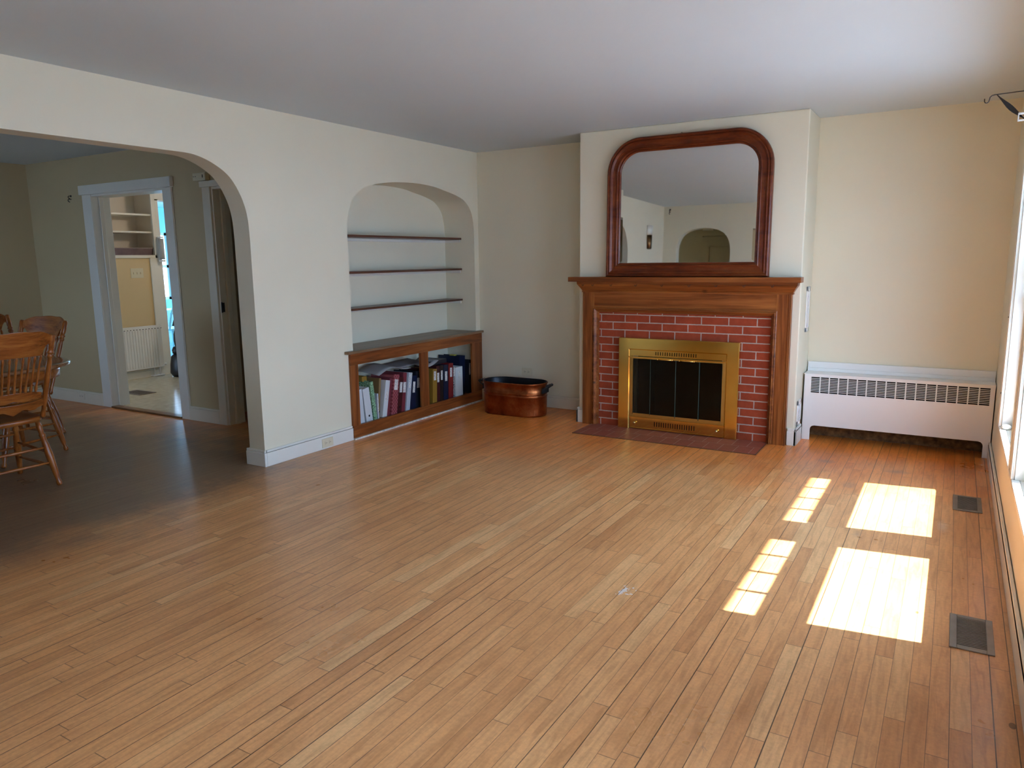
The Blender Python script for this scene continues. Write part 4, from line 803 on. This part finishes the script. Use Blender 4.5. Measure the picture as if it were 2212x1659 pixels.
# ================================================================== DINING FURNITURE
def turned_leg(): return [(0, .014), (.02, .017), (.05, .017), (.09, .0125), (.14, .0165), (.45, .0235), (.62, .020), (.74, .0155), (.76, .020), (.79, .020), (.81, .015), (.90, .018), (1, .013)]
def make_chair(name, lab, loc, rot):
    g = thing(name, lab, 'chair', loc, (0, 0, rot), 'golden oak pressback chairs round the dining table')
    # seat: saddled slab, front at +x
    def sl(z, s=1.0, dz=0.0):
        p = []
        for k in range(36):
            a = 2*PI*k/36; c, s_ = math.cos(a), math.sin(a); e = .42
            x = abs(c)**e*(1 if c > 0 else -1)*.205*s+.015; y = abs(s_)**e*(1 if s_ > 0 else -1)*(.225+.015*(x/.2))*s
            p.append((x, y, z))
        return p
    st = MB().loft([sl(.425, .93), sl(.430, .99), sl(.447, 1.0), sl(.458, .985), sl(.461, .95), sl(.455, .80), sl(.450, .5)])
    obj('seat', st, OAKY, g)
    FB = [(-.23, .22), (-.23, -.22), (.29, .23), (.29, -.23)]; TB = [(-.15, .165), (-.15, -.165), (.155, .175), (.155, -.175)]
    lg = []
    for (fx, fy), (tx, ty) in zip(FB, TB):
        o = obj('leg', MB().turned((fx, fy, 0), (tx, ty, .43), turned_leg()), OAK, g); lg.append(((fx, fy), (tx, ty)))
    def at(i, z):
        (fx, fy), (tx, ty) = lg[i]; t = z/.43; return (fx+(tx-fx)*t, fy+(ty-fy)*t, z)
    for a, b, z, z2 in ((0, 1, .155, .155), (0, 1, .255, .255), (2, 3, .20, .20), (2, 3, .30, .30), (0, 2, .13, .13), (0, 2, .22, .24), (1, 3, .13, .13), (1, 3, .22, .24)):
        obj('stretcher', MB().turned(at(a, z), at(b, z2), [(0, .006), (.2, .008), (.5, .0105), (.8, .008), (1, .006)], 10), OAKY, g)
    PT = []
    for s in (-1, 1):
        p0 = (-.165, s*.195, .45); p1 = (-.345, s*.222, .995); PT.append((Vector(p0), Vector(p1)))
        obj('back_post', MB().turned(p0, p1, [(0, .013), (.03, .018), (.07, .014), (.10, .0125), (.4, .0175), (.68, .0155), (.72, .013), (.735, .020), (.76, .020), (.77, .014), (.785, .021), (.80, .021), (.81, .016), (.84, .019), (.98, .018), (1, .014)]), OAK, g)
    def bx(z): t = (z-.45)/(.545); return -.165-.18*t
    def curved(zs, yw, depth, thick, name_, zt, zb, mat, shape=None):
        # board between the posts bowed backwards; zt(u), zb(u) give top and bottom edge
        nn = 28; v = []; 
        for i in range(nn+1):
            u = -1+2*i/nn; y = u*yw
            for (zz, tt) in ((zb(u), 0), (zt(u), 0), (zt(u), 1), (zb(u), 1)):
                x = bx(zz)-depth*(1-u*u)+(thick/2 if tt else -thick/2); v.append((x, y, zz))
        m = MB().add(v, [(i*4+k, i*4+(k+1) % 4, i*4+4+(k+1) % 4, i*4+4+k) for i in range(nn) for k in range(4)]+[(0, 1, 2, 3), (nn*4+3, nn*4+2, nn*4+1, nn*4)], False)
        return m
    def ear(u):    # bottom edge of crest: deep in the middle, scrolled cut-outs beside the posts
        a = abs(u)
        if a < .70: return .868
        if a < .76: return .868+.030*(a-.70)/.06
        if a < .93: return .898+.040*math.sin((a-.76)/.17*PI*.5)
        return .938-.03*(a-.93)/.07
    cr = obj('crest_rail', curved(0, .212, .042, .017, 'c', lambda u: 1.020+.012*math.cos(u*PI)-.004-(.022*((abs(u)-.8)/.2)**2 if abs(u) > .8 else 0)+.010*math.exp(-((abs(u)-.62)/.2)**2), ear, OAKY), OAKY, g, bevel=.003)
    obj('lower_rail', curved(0, .175, .032, .016, 'c', lambda u: .645-.02*u*u, lambda u: .585+.006*math.cos(u*9), OAKY), OAKY, g, bevel=.003)
    obj('apron_rail', curved(0, .19, .03, .016, 'c', lambda u: .568+.018*abs(u)**3, lambda u: .525-.028*max(0, 1-abs(u)/.28)+.02*max(0, abs(u)-.75)*2-(.010 if .45 < abs(u) < .75 else 0), OAKY), OAKY, g, bevel=.002)
    for k in range(9):
        u = -1+2*k/8; yt = u*.150; yb_ = u*.135; ub = yb_/.175; ut = yt/.212
        p0 = Vector((bx(.635)-.032*(1-ub*ub), yb_, .635)); p1 = Vector((bx(.872)-.042*(1-ut*ut), yt, .872))
        obj('spindle', MB().turned(p0, p1, [(0, .006), (.06, .0095), (.12, .0095), (.16, .006), (.4, .0078), (.8, .0058), (.86, .0085), (.93, .0095), (.97, .007), (1, .005)], 10), OAK, g)
    return g
ch1 = make_chair('dining_chair', 'golden oak pressback chair with its back to the camera, nearest the wide archway', (-1.091, -3.951, 0), PI)
fa = math.atan2(-.975, .22)
copy_tree(ch1, (-1.925, -3.475, 0), fa, 'oak pressback chair tucked in at the far end of the dining table')
copy_tree(ch1, (-2.66, -3.13, 0), 0.05, 'oak pressback chair across the dining table, cut off by the left picture edge')
tx, ty, ta, tb = -1.64, -4.20, .60, .93
def tl(z, k): return [(tx+(abs(math.cos(a))**.72*(1 if math.cos(a) > 0 else -1))*(ta-k), ty+(abs(math.sin(a))**.72*(1 if math.sin(a) > 0 else -1))*(tb-k), z) for a in [2*PI*i/64 for i in range(64)]]
g = thing('dining_table', 'glossy oval oak pedestal dining table in the room beyond the archway', 'table', (tx, ty, 0), world=True)
TOPO = wood('oak_table_top', (.13, .05, .018), (.24, .10, .04), (.34, .17, .08), 'Y', 0.12, 22, .08, coat=.8)
obj('table_top', MB().loft([tl(.722, .012), tl(.724, .004), tl(.732, 0), tl(.742, 0), tl(.748, .004), tl(.752, .012), tl(.753, .05)]), TOPO, g)
obj('apron', MB().loft([tl(.645, .075), tl(.648, .068), tl(.722, .062)]), OAKY, g)
obj('pedestal', MB().lathe([(.10, .06), (.14, .10), (.25, .11), (.34, .075), (.40, .07), (.50, .10), (.60, .12), (.645, .13)], (tx, ty, 0), (0, 0, 1), 24), OAK, g)
for k in range(4):
    a = PI/4+PI/2*k; dx, dy = math.cos(a), math.sin(a)
    obj('foot', MB().tube([(tx+dx*r, ty+dy*r, z) for r, z in ((.06, .22), (.16, .20), (.28, .12), (.38, .06), (.45, .034))], [.045, .042, .036, .032, .032], 10), OAK, g)

# ================================================================== KITCHEN
g = thing('panel_radiator', 'white ribbed panel radiator low on the yellow kitchen wall', 'radiator', (KX+.06, -.93, .1), world=True)
ry0, ry1, rz0, rz1 = -1.35, -.435, .115, .650
pf = []; nn = 24
for k in range(nn): 
    y = ry0+.03+(ry1-ry0-.06)*k/nn; st_ = (ry1-ry0-.06)/nn
    pf += [(KX+.075, y), (KX+.075, y+st_*.55), (KX+.066, y+st_*.7), (KX+.066, y+st_*.85)]
pf = [(KX+.03, ry0), (KX+.075, ry0)]+pf+[(KX+.075, ry1), (KX+.03, ry1)]
obj('radiator_panel', MB().prism(pf, 2, rz0+.02, rz1-.05).box(KX+.03, KX+.075, ry0, ry1, rz0, rz0+.02).box(KX+.03, KX+.075, ry0, ry1, rz1-.05, rz1), WHITE, g, bevel=.002)
m = MB()
for k in range(22): y = ry0+.05+k*.0405; m.box(KX+.0752, KX+.0756, y, y+.018, rz1-.042, rz1-.034)
obj('air_slots', m, DARK, g)
for y in (-.56, -.49): obj('supply_pipe', MB().rod((KX+.05, y, .01), (KX+.05, y, rz0), .009), WHITE, g)
obj('pipe_collar', MB().box(KX+.01, KX+.09, -.60, -.45, .005, .022, .006), WHITE, g)
obj('valve', MB().lathe([(0, .012), (.03, .015), (.035, .010)], (KX+.06, ry1, rz0+.03), (0, 1, 0), 12), WHITE, g)
g = thing('kitchen_shelves', 'white built-in shelves recessed in the kitchen wall above the switch', 'shelves', (KX, -.66, 1.49), world=True)
obj('shelf_case', MB().box(KX-.345, KX-.335, -.938, -.362, 1.5, 2.42).box(KX-.34, KX-.002, -.938, -.930, 1.5, 2.42).box(KX-.34, KX-.002, -.380, -.362, 1.5, 2.42), M('warm_white_paint', (.74, .68, .60), .5), g)
for z in (2.03, 1.817): obj('shelf', MB().box(KX-.335, KX-.01, -.930, -.380, z-.02, z), TRIM, g)
obj('bottom_shelf', MB().box(KX-.335, KX+.02, -.96, -.36, 1.49, 1.525), TRIM, g)
for a_, b_ in ((-.385, -.335), (-.975, -.938)): obj('face_stile', MB().box(KX, KX+.02, a_, b_, 1.49, 2.42), TRIM, g)
g = thing('storage_bin', 'long low mauve grey plastic bin on the bottom kitchen shelf', 'bin', (KX-.1, -.66, 1.525), world=True)
obj('bin_body', MB().loft([[(KX-.20, -.915, 1.526), (KX-.03, -.915, 1.526), (KX-.03, -.395, 1.526), (KX-.20, -.395, 1.526)], [(KX-.21, -.925, 1.61), (KX-.02, -.925, 1.61), (KX-.02, -.385, 1.61), (KX-.21, -.385, 1.61)]], True, False), M('mauve_plastic', (.16, .11, .12), .3, var=.2, vs=12), g)
obj('bin_rim', MB().box(KX-.215, KX-.015, -.928, -.382, 1.608, 1.616), M('grey_rim', (.3, .25, .25), .4), g)
struct('trim_6', MB().box(KX, KX+.02, -.46, -.30, 0, 1.49).box(KX, KX+.02, -.335, -.29, 1.49, 2.22).box(KX, KX+.02, -.335, 1.2, 2.20, 2.31).box(KX-.155, KX, -.30, -.283, 0, 2.2).box(KX, KX+.02, 1.1, 1.22, 0, 2.2), TRIM, bevel=.003)
g = thing('paper_roll_holder', 'grey upright roll holder fixed beside the sunroom doorway in the kitchen', 'roll holder', (KX+.05, -.325, 1.45), world=True)
obj('roll', MB().rod((KX+.07, -.325, 1.47), (KX+.07, -.325, 1.73), .030, seg=18), M('grey_roll', (.42, .42, .42), .6), g)
obj('upper_arm', MB().box(KX+.02, KX+.09, -.345, -.305, 1.735, 1.755, .004), WHITE, g); obj('lower_arm', MB().box(KX+.02, KX+.10, -.345, -.305, 1.44, 1.465, .004), WHITE, g)
g = thing('added_ceiling_light', 'unseen round ceiling light added to warm the kitchen, above the doorway view', 'ceiling light', (-3.1, .1, 2.44), world=True)  # fixture added out of view to warm the kitchen
obj('light_base', MB().lathe([(0, .10), (.03, .10)], (-3.1, .1, 2.409), (0, 0, 1), 24), WHITE, g)
gl_, nt_, b_ = nmat('added_light_glass'); b_.inputs['Base Color'].default_value = (.9, .8, .65, 1); b_.inputs['Emission Color'].default_value = (1, .74, .48, 1); b_.inputs['Emission Strength'].default_value = 3.0
obj('glass_bowl', MB().lathe([(0, .03), (.02, .09), (.05, .125), (.09, .14), (.10, .14)], (-3.1, .1, 2.308), (0, 0, 1), 28), gl_, g)
kl = bpy.data.lights.new('kitchen_fill_light', 'POINT'); ko = bpy.data.objects.new('kitchen_fill_light', kl); COL.objects.link(ko); kl.energy = 13; kl.color = (1, .78, .56); kl.shadow_soft_size = .1; ko.location = (-3.1, .1, 2.24)  # warm fill light under the added fixture
# upright vacuum
g = thing('vacuum_cleaner', 'black vacuum cleaner standing on the kitchen floor by the bright doorway', 'vacuum cleaner', (-4.32, -.44, .004), world=True)
vx, vy = -4.30, -.40
def ell(cx, cy, z, rx, ry): return [(cx+rx*math.cos(2*PI*k/20), cy+ry*math.sin(2*PI*k/20), z) for k in range(20)]
obj('vacuum_body', MB().loft([ell(vx, vy, .006, .10, .09), ell(vx, vy, .05, .14, .115), ell(vx, vy, .16, .13, .11), ell(vx, vy, .26, .11, .095), ell(vx, vy, .30, .06, .06)]), BLACK, g)
obj('motor_cap', MB().lathe([(0, .03), (.01, .055), (.05, .06), (.09, .045), (.10, .02)], (vx+.0, vy-.03, .29), (0, 0, 1), 18), BLACK, g)
obj('vacuum_hose', MB().tube([(vx, vy-.03, .38), (vx, vy-.045, .46), (vx, vy-.04, .54), (vx, vy-.01, .62), (vx, vy+.01, .66)], .018, 10), BLACK, g)
obj('hose_grip', MB().tube([(vx, vy-.015, .64), (vx, vy-.005, .70), (vx, vy+.03, .80), (vx, vy+.05, .95)], [.045, .035, .024, .018], 12), BLACK, g)
for s in (-.085, .02): obj('wheel', MB().lathe([(0, .035), (.02, .035)], (vx+.115, vy+s, .045), (1, 0, 0), 16), BLACK, g); 
for s in (-.055, .01): obj('bright_stud', MB().lathe([(0, .009), (.006, .006)], (vx+.128, vy+s, .10), (1, 0, 0), 10), M('bright_chrome', (.8, .8, .8), .15, 1.0), g)
# sunroom: white windsor chair and a low cabinet
SUNW = M('white_with_blue_light', (.55, .82, .88), .4)  # white furniture, the room's blue light put into its colour
g = thing('windsor_chair', 'white fan-back chair glimpsed through the bright sunroom doorway', 'chair', (-6.15, .86, 0), world=True)
sx, sy = -6.15, .86
obj('seat', MB().box(sx-.21, sx+.21, sy-.22, sy+.22, .42, .45, .015), SUNW, g)
for a in (-1, 1):
    for b in (-1, 1): obj('leg', MB().rod((sx+a*.22, sy+b*.21, .002), (sx+a*.17, sy+b*.17, .42), .014, .018), SUNW, g)
obj('hoop', MB().tube([(sx+.2+.08*math.sin(PI*k/20), sy-.24*math.cos(PI*k/20), .45+.52*math.sin(PI*k/20)) for k in range(21)], .013, 8), SUNW, g)
obj('mid_rail', MB().tube([(sx+.235, sy-.23+.46*k/6, .68) for k in range(7)], .012, 8), SUNW, g)
for k in range(7):
    u = -1+k/3; obj('spindle', MB().rod((sx+.2, sy+u*.13, .45), (sx+.27, sy+u*.20, .45+.52*math.sqrt(max(0, 1-(u*.83)**2))), .006, .005, 8), SUNW, g)
g = thing('sunroom_cabinet', 'low white drawer cabinet at the back of the sunroom', 'cabinet', (-7.9, 2.0, 0), world=True)
obj('cabinet_body', MB().box(-8.1, -7.6, 1.3, 2.7, .002, .62, .004), SUNW, g)
for z in (.05, .25, .44):
    d = obj('drawer', MB().box(-7.6, -7.585, 1.33, 1.98, z, z+.17, .003).box(-7.6, -7.585, 2.02, 2.67, z, z+.17, .003), SUNW, g)
    obj('drawer_pull', MB().box(-7.585, -7.575, 1.60, 1.70, z+.08, z+.09).box(-7.585, -7.575, 2.3, 2.4, z+.08, z+.09), BLACK, d)
